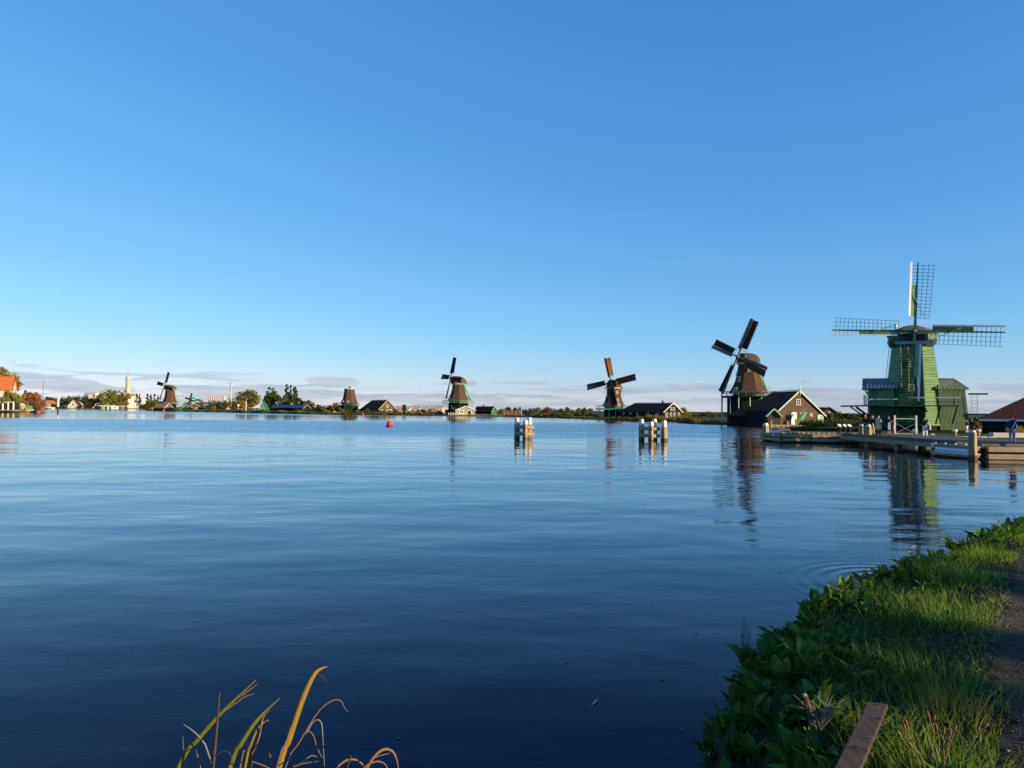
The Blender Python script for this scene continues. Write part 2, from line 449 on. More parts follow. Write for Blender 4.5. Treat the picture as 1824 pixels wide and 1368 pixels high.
def sails(root, hub, Rd, phi, cloths, stockm, latm, boardm, lat_w=1.9, wb_w=0.62, tilt=9.0, step=0.42, furled=None, white_edge=None, wb_from=0.2, wb_to=1.0, wb_open=None, edge_w=0.16):
    """four blades with stock, windboard, lattice and (where set) sailcloth; hub in mill space, front is -Y"""
    T = Matrix.Translation(hub) @ Matrix.Rotation(R(-tilt), 4, 'X')
    back = Vector((0, 1, 0))
    for b in range(4):
        a = R(phi + 90 * b)
        u = Vector((math.sin(a), 0, math.cos(a))); t = Vector((math.cos(a), 0, -math.sin(a)))
        off = back * (0.16 if b % 2 else -0.16)
        def P(r, s, o=0.0):
            tw = R(24 - 17 * (r / Rd))
            d = t * math.cos(tw) + back * math.sin(tw)
            n = t * math.sin(tw) - back * math.cos(tw)
            return T @ (u * r + d * s + n * o + off)
        arm = MB().beam(T @ (off - u * 0.35), T @ (off + u * Rd), 0.34, 0.34, up=T.to_3x3() @ back, w1=0.15, h1=0.15)
        sail = arm.build('sail', stockm, root)
        w0, w1 = lat_w * 0.86, lat_w
        def W(r): return w0 + (w1 - w0) * r / Rd
        lat = MB(); r = 0.19 * Rd
        while r < Rd * 0.985:
            tw = R(24 - 17 * (r / Rd))
            up = T.to_3x3() @ u
            lat.beam(P(r, -wb_w * (0.98 if wb_open and r > wb_open * Rd else 0.1)), P(r, W(r)), 0.045, 0.05, up=up)
            r += step
        for fr in (0.34, 0.67, 1.0):
            rr = [0.19 * Rd + (0.8 * Rd - 0.05) * i / 6 for i in range(7)]
            for i in range(6): lat.beam(P(rr[i], W(rr[i]) * fr), P(rr[i + 1], W(rr[i + 1]) * fr), 0.05, 0.04)
        lat.build('sail_lattice', latm, sail)
        wb = MB(); n = 8
        rr = [wb_from * Rd + ((wb_open or wb_to) - wb_from) * Rd * i / n for i in range(n + 1)]
        for i in range(n):
            wb.prism([P(rr[i], -0.06, 0.02), P(rr[i + 1], -0.06, 0.02), P(rr[i + 1], -wb_w, 0.10), P(rr[i], -wb_w, 0.10)], T.to_3x3() @ (back * 0.03))
        wb.build('windboard', boardm, sail)
        if white_edge:
            e = MB()
            for i in range(n):
                ra, rb = wb_from * Rd + (1 - wb_from) * Rd * i / n, wb_from * Rd + (1 - wb_from) * Rd * (i + 1) / n
                e.prism([P(ra, -wb_w + 0.02, 0.12), P(rb, -wb_w + 0.02, 0.12), P(rb, -wb_w - edge_w, 0.16), P(ra, -wb_w - edge_w, 0.16)], T.to_3x3() @ (back * 0.03))
            e.build('edge_board', white_edge, sail)
        if cloths and cloths[b] is not None:
            c = MB(); n = 16; k = 3
            rr = [0.25 * Rd + 0.735 * Rd * i / n for i in range(n + 1)]
            vs = []; fs = []
            for i in range(n + 1):
                for j in range(k + 1):
                    s = 0.12 + (W(rr[i]) - 0.16 - (0.05 if (i % 2) else 0.0) * (j == k)) * j / k
                    o = 0.06 - 0.05 * math.sin(math.pi * j / k) + 0.02 * math.sin(i * 2.1 + b)
                    vs.append(P(rr[i], s, o))
            for i in range(n):
                for j in range(k): fs.append((i * (k + 1) + j, i * (k + 1) + j + 1, (i + 1) * (k + 1) + j + 1, (i + 1) * (k + 1) + j))
            c.add(vs, fs); c.build('sailcloth', cloths[b], sail, smooth=True)
        elif furled:
            c = MB(); pts = []
            for i in range(9):
                f = i / 8
                pts.append(P(Rd * (0.52 - 0.34 * f), -0.55 + (W(Rd * 0.2) * 0.5 + 0.9) * f, 0.16))
            c.tube(pts, [0.03, 0.05, 0.06, 0.07, 0.06, 0.05, 0.04, 0.03, 0.02], 6); c.build('furled_cloth', furled, sail, smooth=True)
    # poll end and shaft
    sh = MB()
    sh.box((0, 0, 0), (0.62, 0.75, 0.62)); sh.tube([(0, -0.5, 0), (0, -0.42, 0)], 0.2, 10); sh.tube([(0, 0.3, 0), (0, 2.4, 0)], [0.26, 0.3], 10)
    sh.v = [tuple(T @ Vector(v)) for v in sh.v]
    sh.build('windshaft', stockm, root)

def cap(root, z, r, h, m, trim, front=1.05, back=1.25):
    secs = []
    prof = [(-front, 0.62, 0.94), (-front * 0.6, 0.86, 1.0), (0.0, 1.02, 1.0), (0.45, 0.98, 0.92), (0.85, 0.80, 0.70), (back, 0.42, 0.36)]
    for y, w, k in prof:
        ring = []
        for a in range(0, 9):
            t = math.pi * a / 8
            cx, sz = math.cos(t), math.sin(t)
            ring.append(Vector((w * r * (abs(cx) ** 0.75) * (1 if cx >= 0 else -1), y * r, z + h * k * (sz ** 0.85))))
        ring.append(Vector((-w * r * 0.92, y * r, z - 0.25))); ring.append(Vector((w * r * 0.92, y * r, z - 0.25)))
        secs.append(ring)
    MB().loft(secs).build('cap', m, root)
    MB().loft([octa(r * 1.0, z - 0.62), octa(r * 1.02, z - 0.27)]).build('curb_band', trim, root)

def windowset(parent, m, frame, c, nrm, w, h, bars=2, depth=0.1):
    """a framed window with glazing bars set on a wall at c, facing nrm"""
    nrm = Vector(nrm).normalized(); side = Vector((0, 0, 1)).cross(nrm)
    if side.length < 1e-3: side = Vector((1, 0, 0))
    side.normalize(); up = nrm.cross(side); c = Vector(c)
    def q(mb, cx, cz, ww, hh, d0, d1):
        o = c + side * cx + up * cz
        mb.prism([o + side * (-ww / 2) + up * (-hh / 2) + nrm * d0, o + side * (ww / 2) + up * (-hh / 2) + nrm * d0,
                  o + side * (ww / 2) + up * (hh / 2) + nrm * d0, o + side * (-ww / 2) + up * (hh / 2) + nrm * d0], nrm * (d1 - d0))
    fr = MB(); f = max(0.07, w * 0.12)
    q(fr, 0, h / 2 + f / 2, w + 2 * f, f, -0.05, depth); q(fr, 0, -h / 2 - f / 2, w + 2 * f + 0.1, f, -0.05, depth + 0.05)
    q(fr, -w / 2 - f / 2, 0, f, h, -0.05, depth); q(fr, w / 2 + f / 2, 0, f, h, -0.05, depth)
    for i in range(1, bars): q(fr, -w / 2 + w * i / bars, 0, f * 0.5, h, -0.05, depth - 0.02)
    q(fr, 0, 0, w, f * 0.5, -0.05, depth - 0.015)
    o = fr.build('window', frame, parent)
    g = MB(); q(g, 0, 0, w, h, -0.05, 0.03); g.build('pane', m, o)
    return o

def stage(root, z, r_in, r_out, posts, m_deck, m_rail, strut_to=None, rot=22.5, rail_h=0.95, post_m=None, z_ground=0.0, post_r=None, deck_t=0.18):
    MB().loft([octa(r_in * 0.9, z - deck_t, rot), octa(r_out, z - deck_t, rot), octa(r_out, z, rot), octa(r_in * 0.9, z, rot)], cap=False).build('stage_deck', m_deck, root)
    rail = MB(); o = octa(r_out - 0.08, z, rot)
    for k in range(8):
        a, b = o[k], o[(k + 1) % 8]
        for j in range(posts):
            p = a.lerp(b, j / posts)
            rail.beam(p, p + Vector((0, 0, rail_h)), 0.09, 0.09)
        for hh, tt in ((rail_h, 0.12), (rail_h * 0.52, 0.07)):
            rail.beam(a + Vector((0, 0, hh)), b + Vector((0, 0, hh)), 0.08, tt)
    rail.build('stage_railing', m_rail, root)
    if strut_to is not None:
        for k in range(8):
            a = octa(r_out * 0.9, z - 0.18, rot)[k]; b = octa(strut_to[0], strut_to[1], rot)[k]
            MB().beam(b, a, 0.16, 0.16).build('stage_strut', m_deck, root)
    if post_m is not None:
        for k in range(16):
            ring = octa(post_r or r_out - 0.15, z - 0.18, rot)
            p = ring[k // 2].lerp(ring[(k // 2 + 1) % 8], 0.5 * (k % 2))
            MB().beam((p.x, p.y, z_ground - 0.1), p, 0.17, 0.17).build('stage_post', post_m, root)

def tail(root, z_cap, r, z_st, reach, m, wheel=False):
    """tail pole with braces from the back of the cap to the stage"""
    MB().beam((0, r * 1.1, z_cap + 0.2), (0, reach, z_st + 0.7), 0.26, 0.26).build('tail_pole', m, root)
    for s in (-1, 1):
        MB().beam((s * r * 1.15, r * 0.35, z_cap - 0.1), (s * 0.25, reach - 0.5, z_st + 1.0), 0.17, 0.17).build('tail_brace', m, root)
        MB().beam((s * r * 1.35, -r * 0.15, z_cap - 0.05), (s * 0.2, reach - 0.2, z_st + 1.4), 0.15, 0.15).build('tail_brace', m, root)
    MB().beam((-r * 1.45, -r * 0.1, z_cap - 0.1), (r * 1.45, -r * 0.1, z_cap - 0.1), 0.2, 0.22).build('cross_beam', m, root)
    if wheel:
        w = MB(); c = Vector((0.15, reach, z_st + 1.25)); n = 20; rw = 1.15
        pts = [c + Vector((0, math.cos(2 * math.pi * k / n) * rw, math.sin(2 * math.pi * k / n) * rw)) for k in range(n + 1)]
        w.tube(pts, 0.05, 5, cap=False)
        for k in range(0, n, 2): w.beam(c, pts[k] * 1.06 - c * 0.06, 0.05, 0.05)
        w.build('capstan_wheel', m, root)

def smock_mill(loc, th, label, *, hs, ztop, hub, Rd, r0, r1, capm, phi, cloths, r_stage, posts=2, zb=0.0, base_r=None, railm='green', deckm='tar', capk=(1.12, 1.25), deck_t=0.18,
               bodym='thatch', windows=(), tail_reach=None, curb='cream', stage_posts=None, wheel=False, tailm='green_bright', stockm='tar', group='historic windmills along the far bank', step=0.55, bodyname='smock', flare=0.22, lat_w=1.9, white_edge=None, skirt='green'):
    root = empty('windmill', loc, -R(th), label, 'windmill', group)
    base_r = base_r or r0 * 0.98
    MB().loft([octa(base_r, zb - 0.4), octa(base_r, hs - 0.18)]).build('base', M['tar'], root)
    MB().loft([octa(r0 * 0.97, hs), octa(r0 * 0.97, hs + 0.75)]).build('plinth', M[skirt], root)
    rings = []
    for i in range(9):
        f = i / 8; z = hs + 0.7 + (ztop - hs - 0.7) * f
        rad = r1 + (r0 - r1) * (1 - f) + flare * r0 * ((1 - f) ** 4) - 0.05 * r0 * math.sin(math.pi * f)
        rings.append(octa(rad, z))
    MB().loft(rings).build(bodyname, M[bodym], root)
    stage(root, hs, r0, r_stage, posts, M[deckm], M[railm], strut_to=(base_r, hs - 2.0) if not stage_posts else None,
          post_m=M[stage_posts] if stage_posts else None, z_ground=zb, deck_t=deck_t)
    for (k, f, w, h) in windows:      # facet number (0 = front right of centre), height fraction
        z = hs + 0.7 + (ztop - hs) * f
        rad = (r1 + (r0 - r1) * (1 - f) - 0.05 * r0 * math.sin(math.pi * f)) * math.cos(R(22.5)) + 0.06 + flare * r0 * (1 - f) ** 4
        a = R(45 * k); d = Vector((math.sin(a), -math.cos(a), 0.12))
        windowset(root, M['glass'], M['white'], (math.sin(a) * rad, -math.cos(a) * rad, z), d, w, h)
    if capm:
        cap(root, ztop + 0.6, r1 * capk[0], hub - ztop - 0.1 + 0.5, M[capm], M[curb], back=capk[1])
        sails(root, Vector((0, -r1 * capk[0] - 0.95, hub)), Rd, phi, cloths, M[stockm], M['tar'], M[stockm], lat_w=lat_w, step=step, white_edge=white_edge)
        MB().box((0, -r1 * capk[0], hub - 0.1), (r1 * 1.2, 0.3, 1.3)).build('cap_front', M['green_deep'], root)
        if tail_reach: tail(root, ztop + 0.4, r1, hs, tail_reach, M[tailm], wheel)
    return root

def barn(loc, th, label, *, w, L, eave, ridge, wall='brownwood', side_wall='tar', roof='darkroof', trim='mint', hip=0.0, name='barn', cat='barn', group=None, catslide=0.0, windows=(), over=0.3, doors=(), chimney=None, finial=False, side_windows=(), sill=-0.5):
    """gabled building: origin at the middle of its front gable foot, front faces -Y, runs back to +Y"""
    root = empty(name, loc, -R(th), label, cat, group)
    h = w / 2
    xr = h + catslide; zr = eave - catslide * (ridge - eave) / h
    MB().prism([(-h, 0, sill), (xr, 0, sill), (xr, 0, zr), (0, 0, ridge), (-h, 0, eave)], (0, 0.2, 0)).build('gable_wall', M[wall], root)
    bw = MB()
    bw.box((-h + 0.1, L / 2 + 0.1, (eave + sill) / 2), (0.2, L - 0.2, eave - sill)); bw.box((xr - 0.1, L / 2 + 0.1, (zr + sill) / 2), (0.2, L - 0.2, zr - sill))
    if hip: bw.box((0, L - 0.1, (eave + sill) / 2), (w, 0.2, eave - sill))
    else: bw.prism([(-h, L - 0.2, sill), (h, L - 0.2, sill), (h, L - 0.2, eave), (0, L - 0.2, ridge), (-h, L - 0.2, eave)], (0, 0.2, 0))
    bw.build('side_wall', M[side_wall], root)
    sl = (ridge - eave) / h; o = over
    rf = MB()
    t = 0.16
    rf.slab([(-h - o, -o, eave - o * sl), (0, -o, ridge + 0.02), (0, L + o - hip, ridge + 0.02), (-h - o, L + o, eave - o * sl)][::-1], -t)
    rf.slab([(xr + o, -o, zr - o * sl), (0, -o, ridge + 0.02), (0, L + o - hip, ridge + 0.02), (xr + o, L + o, zr - o * sl)], -t)
    if hip: rf.slab([(-h - o, L + o, eave - o * sl), (0, L + o - hip, ridge + 0.02), (h + o, L + o, eave - o * sl)], t)
    ro = rf.build('roof', M[roof], root)
    MB().beam((0, -o, ridge + 0.14), (0, L + o - hip, ridge + 0.14), 0.22, 0.1).build('ridge_cap', M[roof], ro)
    for s, xe, ze in ((-1, -h - o, eave - o * sl), (1, xr + o, zr - o * sl)):
        MB().beam((xe, -o - 0.06, ze - 0.02), (0, -o - 0.06, ridge + 0.06), 0.08, 0.22).build('bargeboard', M[trim], root)
    if finial:
        MB().beam((0, -o - 0.16, ridge - 0.7), (0, -o - 0.16, ridge + 1.1), 0.11, 0.11).build('finial', M[trim], root)
    if chimney:
        MB().box((0, chimney, ridge + 0.3), (0.6, 0.6, 1.1)).build('chimney', M['brick'], root)
    for (x, z, ww, hh) in windows: windowset(root, M['glass'], M['white'], (x, 0, z), (0, -1, 0), ww, hh)
    for (y, z, ww, hh) in side_windows: windowset(root, M['glass'], M['white'], (-h, y, z), (-1, 0, 0), ww, hh, bars=1)
    for (x, ww, hh, dm) in doors:
        d = MB().box((x, -0.02, hh / 2), (ww, 0.1, hh)).build('door', M[dm], root)
        f = MB(); f.box((x - ww / 2 - 0.07, -0.06, hh / 2), (0.14, 0.16, hh)); f.box((x + ww / 2 + 0.07, -0.06, hh / 2), (0.14, 0.16, hh)); f.box((x, -0.06, hh + 0.07), (ww + 0.28, 0.16, 0.14))
        f.build('door_frame', M['white'], d)
    return root
# ------------------------------------------------------------------ the row of mills, read off the photograph (columns px, depths in metres)
G0 = 0.35    # height of the polder ground above the river
def ml(px, Y, z=G0): return (gx(px, Y, z), Y, z)

# second mill from the right: dark set sails, seen from the side
Y2 = 160.0
m2 = smock_mill(ml(1333, Y2), 17 + 43, 'brown thatched windmill with dark set sails and long green stage beside the brown gabled barn',
    hs=5.9, ztop=13.1, hub=14.6, Rd=8.9, r0=3.75, r1=2.25, capm='thatch', phi=22, cloths=[M['cloth_dark']] * 4, r_stage=6.3, posts=3, base_r=4.9,
    railm='green', windows=((0, 0.42, 0.6, 1.1), (0, 0.06, 0.8, 1.2), (1, 0.72, 0.4, 0.9), (7, 0.6, 0.5, 0.9)), tail_reach=6.0, curb='cream', stage_posts='green_pale', wheel=True, tailm='green_bright', stockm='cap_grey', white_edge=M['white'], lat_w=1.65, capk=(1.0, 1.05), deck_t=0.35)
barn((gx(1423, 133), 133, G0), -14, 'large brown board barn with mint bargeboards and green stair beside dark sailed mill', w=8.6, L=11, eave=2.8, ridge=6.3, hip=3.0, catslide=1.1, finial=True,
     windows=((-0.1, 4.25, 0.75, 0.9), (2.6, 1.9, 0.35, 0.4)), doors=((-1.1, 0.9, 2.2, 'white'), (4.6, 0.9, 1.75, 'green_pale')), wall='brownwood')
barn((gx(1379, 130), 130, G0), 12, 'small brown plank hut with mint gable trim on the timber quay', w=2.2, L=4.5, eave=1.8, ridge=2.9, trim='mint', name='plank_hut', cat='hut', wall='brownwood', over=0.28)
barn((gx(1391, 141), 141, G0), -60, 'low tarred shed with red brown roof behind the small plank hut', w=5.2, L=9.5, eave=1.7, ridge=3.0, trim='darkroof', name='low_shed', cat='shed', wall='tar', over=0.3, hip=1.5)
barn((gx(1381, 172), 172, G0), -80, 'long tarred barn with dark roof under the stage of the dark sailed mill', w=9.0, L=10.5, eave=2.4, ridge=4.6, trim='darkroof', name='mill_barn', cat='barn', wall='tar', hip=3.0)

# third from the right: facing us, one sail coloured as sunlit, the others as shaded
Y3 = 250.0
m3 = smock_mill(ml(1093, Y3), 24, 'brown thatched windmill facing us with one glowing orange sail',
    hs=3.2, ztop=10.2, hub=12.3, Rd=8.9, r0=3.45, r1=2.3, capm='thatch', phi=-14.5, cloths=[M['cloth_sunlit'], M['cloth_rust'], M['cloth_rust'], M['cloth_rust']], r_stage=6.3, deckm='green_pale', deck_t=0.5,
    railm='green', windows=((7, 0.55, 0.5, 0.8), (1, 0.7, 0.55, 0.9), (1, 0.32, 0.55, 0.9), (1, 0.08, 0.7, 1.0), (7, 0.12, 0.5, 0.9)), tail_reach=5.0, curb='cream', stage_posts='green_pale', tailm='green', stockm='tar', step=0.6, white_edge=M['oldplank'], lat_w=1.6)
barn((gx(1198, 229), 229, G0), -38, 'long black barn with cream trimmed gable and white windows beside the orange sailed mill', w=9.0, L=19.5, eave=2.2, ridge=5.0, hip=3.5, trim='white', wall='tar', chimney=4.0, finial=True,
     windows=((-3.0, 1.15, 0.8, 1.3), (-0.9, 1.15, 0.8, 1.3), (0.9, 1.15, 0.8, 1.3), (3.1, 1.15, 0.8, 1.3), (-0.7, 3.1, 0.6, 0.9), (0.7, 3.1, 0.6, 0.9)),
     side_windows=((2.5, 1.2, 0.9, 1.4), (6.5, 1.2, 0.9, 1.4), (11, 1.5, 0.5, 0.6), (14, 1.5, 0.5, 0.6), (17, 1.5, 0.5, 0.6)))

# fourth: tall, on a green stage, seen from the side
Y4 = 310.0
m4 = smock_mill(ml(816, Y4), -4 + 60, 'tall brown windmill on bright green stage in the middle of the far bank',
    hs=5.3, ztop=13.3, hub=15.9, Rd=9.2, r0=4.1, r1=2.55, capm='thatch_old', phi=4, cloths=[M['cloth_dark'], M['cloth_dark'], M['cloth_dark'], M['cloth_dark']], r_stage=7.4, base_r=4.3,
    railm='green_bright', deckm='green_bright', windows=((0, 0.62, 0.5, 1.0), (7, 0.3, 0.6, 0.9), (0, 0.08, 0.8, 1.1)), tail_reach=6.6, curb='white', tailm='green_bright', stockm='tar', step=0.6, white_edge=M['oldplank'], lat_w=1.6)
barn((gx(829, 298), 298, G0), -22, 'low drab gabled mill house with white bargeboards below the green staged mill', w=8.6, L=6, eave=2.2, ridge=3.7, wall='oldplank', trim='white', name='mill_house', cat='house', windows=((-1.8, 1.3, 1.6, 1.2),), doors=((1.7, 1.4, 1.9, 'tar'),))
barn((gx(880, 306), 306, G0), -50, 'dark roofed shed with green gable end right of the green staged mill', w=3.6, L=10, eave=1.8, ridge=3.7, wall='green', trim='green_pale', name='quay_shed', cat='shed', chimney=6.0)
barn((gx(803, 300), 300, G0), 50, 'tarred lean shed at the foot of the green staged mill', w=6, L=7, eave=1.6, ridge=2.9, wall='tar', trim='tar', name='tarred_shed', cat='shed')

# fifth: the tower without a cap
Y5 = 325.0
m5 = smock_mill(ml(622, Y5), 40, 'capless brown mill tower without sails on dark green base', hs=3.9, ztop=11.1, hub=12, Rd=8, r0=3.5, r1=2.42, capm=None, phi=0, cloths=None, r_stage=4.6, base_r=3.9,
    railm='green_deep', deckm='green_deep', bodym='thatch', windows=((0, 0.12, 0.5, 0.9), (7, 0.14, 0.5, 0.8), (1, 0.12, 0.6, 0.9)))
tc = MB(); tc.loft([octa(2.45, 11.05), octa(2.55, 11.2), octa(2.5, 11.45), octa(0.4, 11.75)]); tc.build('tower_lid', M['cream'], m5)
MB().tube([(0, 0, 11.6), (0, 0, 12.3), (0, 0, 12.5)], [0.55, 0.5, 0.2], 8).build('lid_knob', M['green_deep'], m5)
barn((gx(690, 312), 312, G0), -33, 'black barn with pale yellow gable trim beside the capless mill tower', w=8.0, L=22, eave=2.3, ridge=6.2, hip=4, trim='cream', wall='brownwood', windows=((0, 3.6, 0.9, 1.0), (-2.4, 1.2, 0.8, 1.6), (-0.6, 1.2, 0.9, 1.4), (1.4, 1.2, 1.2, 1.5)),
     side_windows=((5, 1.6, 0.7, 0.7), (9, 1.6, 0.7, 0.7)))

# sixth, far left
Y6 = 505.0
m6 = smock_mill(ml(302, Y6), -26 + 58, 'brown windmill with pale green tail braces at the far left', hs=4.4, ztop=14.6, hub=17.2, Rd=10.2, r0=4.3, r1=3.0, capm='thatch_old', phi=10, cloths=[M['cloth_dark']] * 4, r_stage=6.5,
    railm='green_pale', tail_reach=7.5, curb='green_pale', tailm='green_pale', stockm='cap_grey', step=0.8, white_edge=M['white'])
barn((gx(300, 492), 492, G0), -75, 'small dark red roofed house beneath the far left windmill', w=8, L=9, eave=2.0, ridge=4.6, roof='brick', wall='brownwood', trim='white', name='house', cat='house', windows=((-1.5, 3.2, 0.9, 1.0),))
barn((gx(328, 480), 480, G0), 0, 'narrow green gabled house with white trim left of the brown gabled one', w=6.2, L=7, eave=2.4, ridge=5.6, wall='green_bright', trim='white', name='house', cat='house', windows=((-0.7, 3.4, 1.0, 1.0), (0.7, 1.3, 1.1, 1.2)))
barn((gx(346, 478), 478, G0), -5, 'wide brown gabled house with white bargeboards right of the narrow green house', w=9.2, L=7, eave=2.3, ridge=4.9, wall='brownwood', trim='white', name='house', cat='house', windows=((-1.5, 1.6, 1.3, 1.2), (1.4, 1.6, 1.3, 1.2)))
# tiny post mill behind the houses
m7 = empty('small_windmill', ml(341, 530), -R(20), 'tiny green hollow post mill behind the far left houses', 'windmill', 'historic windmills along the far bank')
MB().loft([octa(2.6, 0), octa(1.5, 5.2)]).build('base', M['thatch'], m7)
MB().box((0, 0.4, 7.0), (2.4, 3.2, 2.8)).build('buck', M['green_pale'], m7)
MB().prism([(-1.5, -1.4, 8.4), (1.5, -1.4, 8.4), (0, -1.4, 9.9)], (0, 3.8, 0)).build('buck_roof', M['green_bright'], m7)
MB().box((0, 0.4, 5.4), (4.0, 4.0, 0.25)).build('stage_deck', M['green_pale'], m7)
sails(m7, Vector((0, -1.9, 8.0)), 5.0, 12, [M['cloth_dark']] * 4, M['tar'], M['tar'], M['tar'], lat_w=1.0, wb_w=0.4, step=0.8)
# ------------------------------------------------------------------ the green sawmill in front on the right
YG = 100.0
M['green_shaded_front'] = mat('shaded_front_boards', (0.030, 0.085, 0.032), 0.6, 0.25, 1.1, stretch=(0.3, 0.3, 3))  # same boards as the body, shade on the front put into the colour
gm = empty('green_windmill', ml(1626, YG), -R(25), 'green boarded windmill with open lattice sails, nearest of the mills', 'windmill', 'historic windmills along the far bank')
def plan(w, fw, z, d=None, fr=None):
    d = d or w; c = w - fw; fr = fw if fr is None else fr; cr = w - fr
    return [Vector(p) for p in ((-fw, -d, z), (fr, -d, z), (w, -d + cr, z), (w, d - cr, z), (fr, d, z), (-fw, d, z), (-w, d - c, z), (-w, -d + c, z))]
def gbody(z):
    f = (z - 0.7) / 11.9
    w = 3.95 + (2.42 - 3.95) * f ** 0.82; fw = 2.05 + (1.28 - 2.05) * f
    return plan(w, fw, z, None, 1.2 + (0.95 - 1.2) * f)
MB().loft([plan(3.75, 1.95, -0.4, None, 1.1), plan(3.75, 1.95, 0.72, None, 1.1)]).build('brick_footing', M['tar'], gm)
MB().loft([[p * 1.0 for p in gbody(0.7 + 11.9 * i / 6)] for i in range(7)]).build('body_frame', M['green_deep'], gm)
# lapped weatherboards, one panel per side of the body
for k in range(8):
    pan = MB(); z = 0.72; bh = 0.40
    while z < 12.55:
        a0, b0 = gbody(z)[k], gbody(z)[(k + 1) % 8]; a1, b1 = gbody(min(z + bh, 12.6))[k], gbody(min(z + bh, 12.6))[(k + 1) % 8]
        nrm = (b0 - a0).cross(Vector((0, 0, 1))).normalized()
        pan.add([a0 + nrm * 0.14, b0 + nrm * 0.14, b1 + nrm * 0.02, a1 + nrm * 0.02, a0, b0], [(0, 1, 2, 3), (4, 5, 1, 0)])
        z += bh
    pan.build('weatherboards', M['green_body'] if k else M['green_shaded_front'], gm)
for k, dz in ((0, 0), (1, 0)):     # corner posts either side of the front
    MB().beam(gbody(0.7)[k] + Vector((0, -0.06, 0)), gbody(12.5)[k] + Vector((0, -0.06, 0)), 0.16, 0.16).build('corner_post', M['green_deep'] if k == 0 else M['green'], gm)
windowset(gm, M['glass'], M['white'], (-0.2, -2.98, 9.7), (0, -1, 0.12), 0.5, 0.7)
windowset(gm, M['glass'], M['white'], (-0.4, -3.42, 6.2), (0, -1, 0.12), 0.55, 0.8)
# cap
MB().loft([plan(2.5, 1.4, 12.35), plan(2.85, 1.7, 12.75), plan(3.0, 1.8, 13.3), plan(2.85, 1.7, 14.15)]).build('cap_wall', M['green'], gm)
cr = MB(); cr.loft([plan(3.1, 1.8, 14.1), plan(2.3, 1.3, 14.95), [Vector((x, y, 15.55)) for x, y in ((-0.4, -1.5), (0.4, -1.5), (0.7, -0.9), (0.7, 0.9), (0.4, 1.5), (-0.4, 1.5), (-0.7, 0.9), (-0.7, -0.9))]])
cr.build('cap_roof', M['cap_grey'], gm)
MB().box((0, -3.02, 13.5), (3.1, 0.18, 1.1)).build('cap_opening', M['black'], gm)
MB().beam((-2.3, -3.25, 12.8), (2.3, -3.25, 12.8), 0.3, 0.42).build('weather_beam', mat('blue_beam', (0.05, 0.16, 0.34), 0.5), gm)
for s in (-1, 1): MB().beam((s * 1.5, -3.22, 13.0), (s * 1.35, -3.2, 14.1), 0.16, 0.2).build('cap_post', M['green_deep'], gm)
MB().tube([(-1.9, 0.3, 14.6), (-1.9, 0.3, 16.0)], 0.17, 8).build('flue', M['white'], gm)
sails(gm, Vector((0, -4.6, 14.35)), 10.25, 3.4, None, M['green'], M['green_deep'], M['green_body'], lat_w=2.0, wb_w=0.72, step=0.52, furled=M['rope'], white_edge=M['white'], wb_open=0.66, tilt=8, edge_w=0.24)
gm.scale = (1, 1, 0.94)
MB().tube([(0, -5.2, 14.30), (0, -5.05, 14.32)], [0.16, 0.24], 10).build('poll_end', M['rope'], gm)
# left winding house
lw = MB(); lw.box((-4.15, -0.6, 3.5), (2.9, 6.1, 5.6)); lwo = lw.build('left_house', M['green'], gm)
vb = MB()
for i in range(12): vb.box((-5.5 + 0.26 * i, -3.68, 3.4), (0.2, 0.05, 5.4))
vb.build('boarding', M['green'], lwo)
def ribbed_roof(name, x0, x1, y0, y1, ze, zr, m, hipr=0.0):
    ym = (y0 + y1) / 2; rf = MB()
    rf.slab([(x0, y0, ze), (x1, y0, ze), (x1 - hipr, ym, zr), (x0, ym, zr)], 0.1)
    rf.slab([(x1, y1, ze), (x0, y1, ze), (x0, ym, zr), (x1 - hipr, ym, zr)], 0.1)
    if hipr: rf.slab([(x1, y0, ze), (x1, y1, ze), (x1 - hipr, ym, zr)], 0.1)
    o = rf.build(name, m, gm)
    n = int((x1 - x0) / 0.45)
    for i in range(n + 1):
        x = x0 + 0.05 + (x1 - x0 - 0.1) * i / n; xt = min(x, x1 - hipr - 0.05)
        MB().beam((x, y0 + 0.03, ze + 0.05), (xt, ym, zr + 0.04), 0.07, 0.07).build('seam', m, o)
    return o
ribbed_roof('left_roof', -6.3, -2.1, -4.1, 2.9, 6.15, 7.75, M['metal_roof'])
hood = MB()
hood.prism([(-6.2, -3.9, 6.15), (-6.2, -2.9, 6.9), (-6.2, -0.6, 7.6), (-6.2, 1.8, 6.9), (-6.2, 2.7, 6.15), (-6.2, 1.6, 6.5), (-6.2, -0.6, 6.9), (-6.2, -2.8, 6.5)], (0.15, 0, 0))
hood.build('hood_board', M['black'], gm)
hk = MB()
for y in (-2.4, -0.6, 1.2): hk.beam((-5.6, y, 5.2), (-6.2, y, 6.4), 0.1, 0.1)
for z in (4.6, 5.2): hk.beam((-6.1, -3.0, z), (-6.1, 1.8, z), 0.07, 0.07)
for y in (-3.0, -1.4, 0.2, 1.8): hk.beam((-6.1, y, 3.7), (-6.1, y, 5.2), 0.08, 0.08)
hk.build('hoist_railing', M['white'], gm)
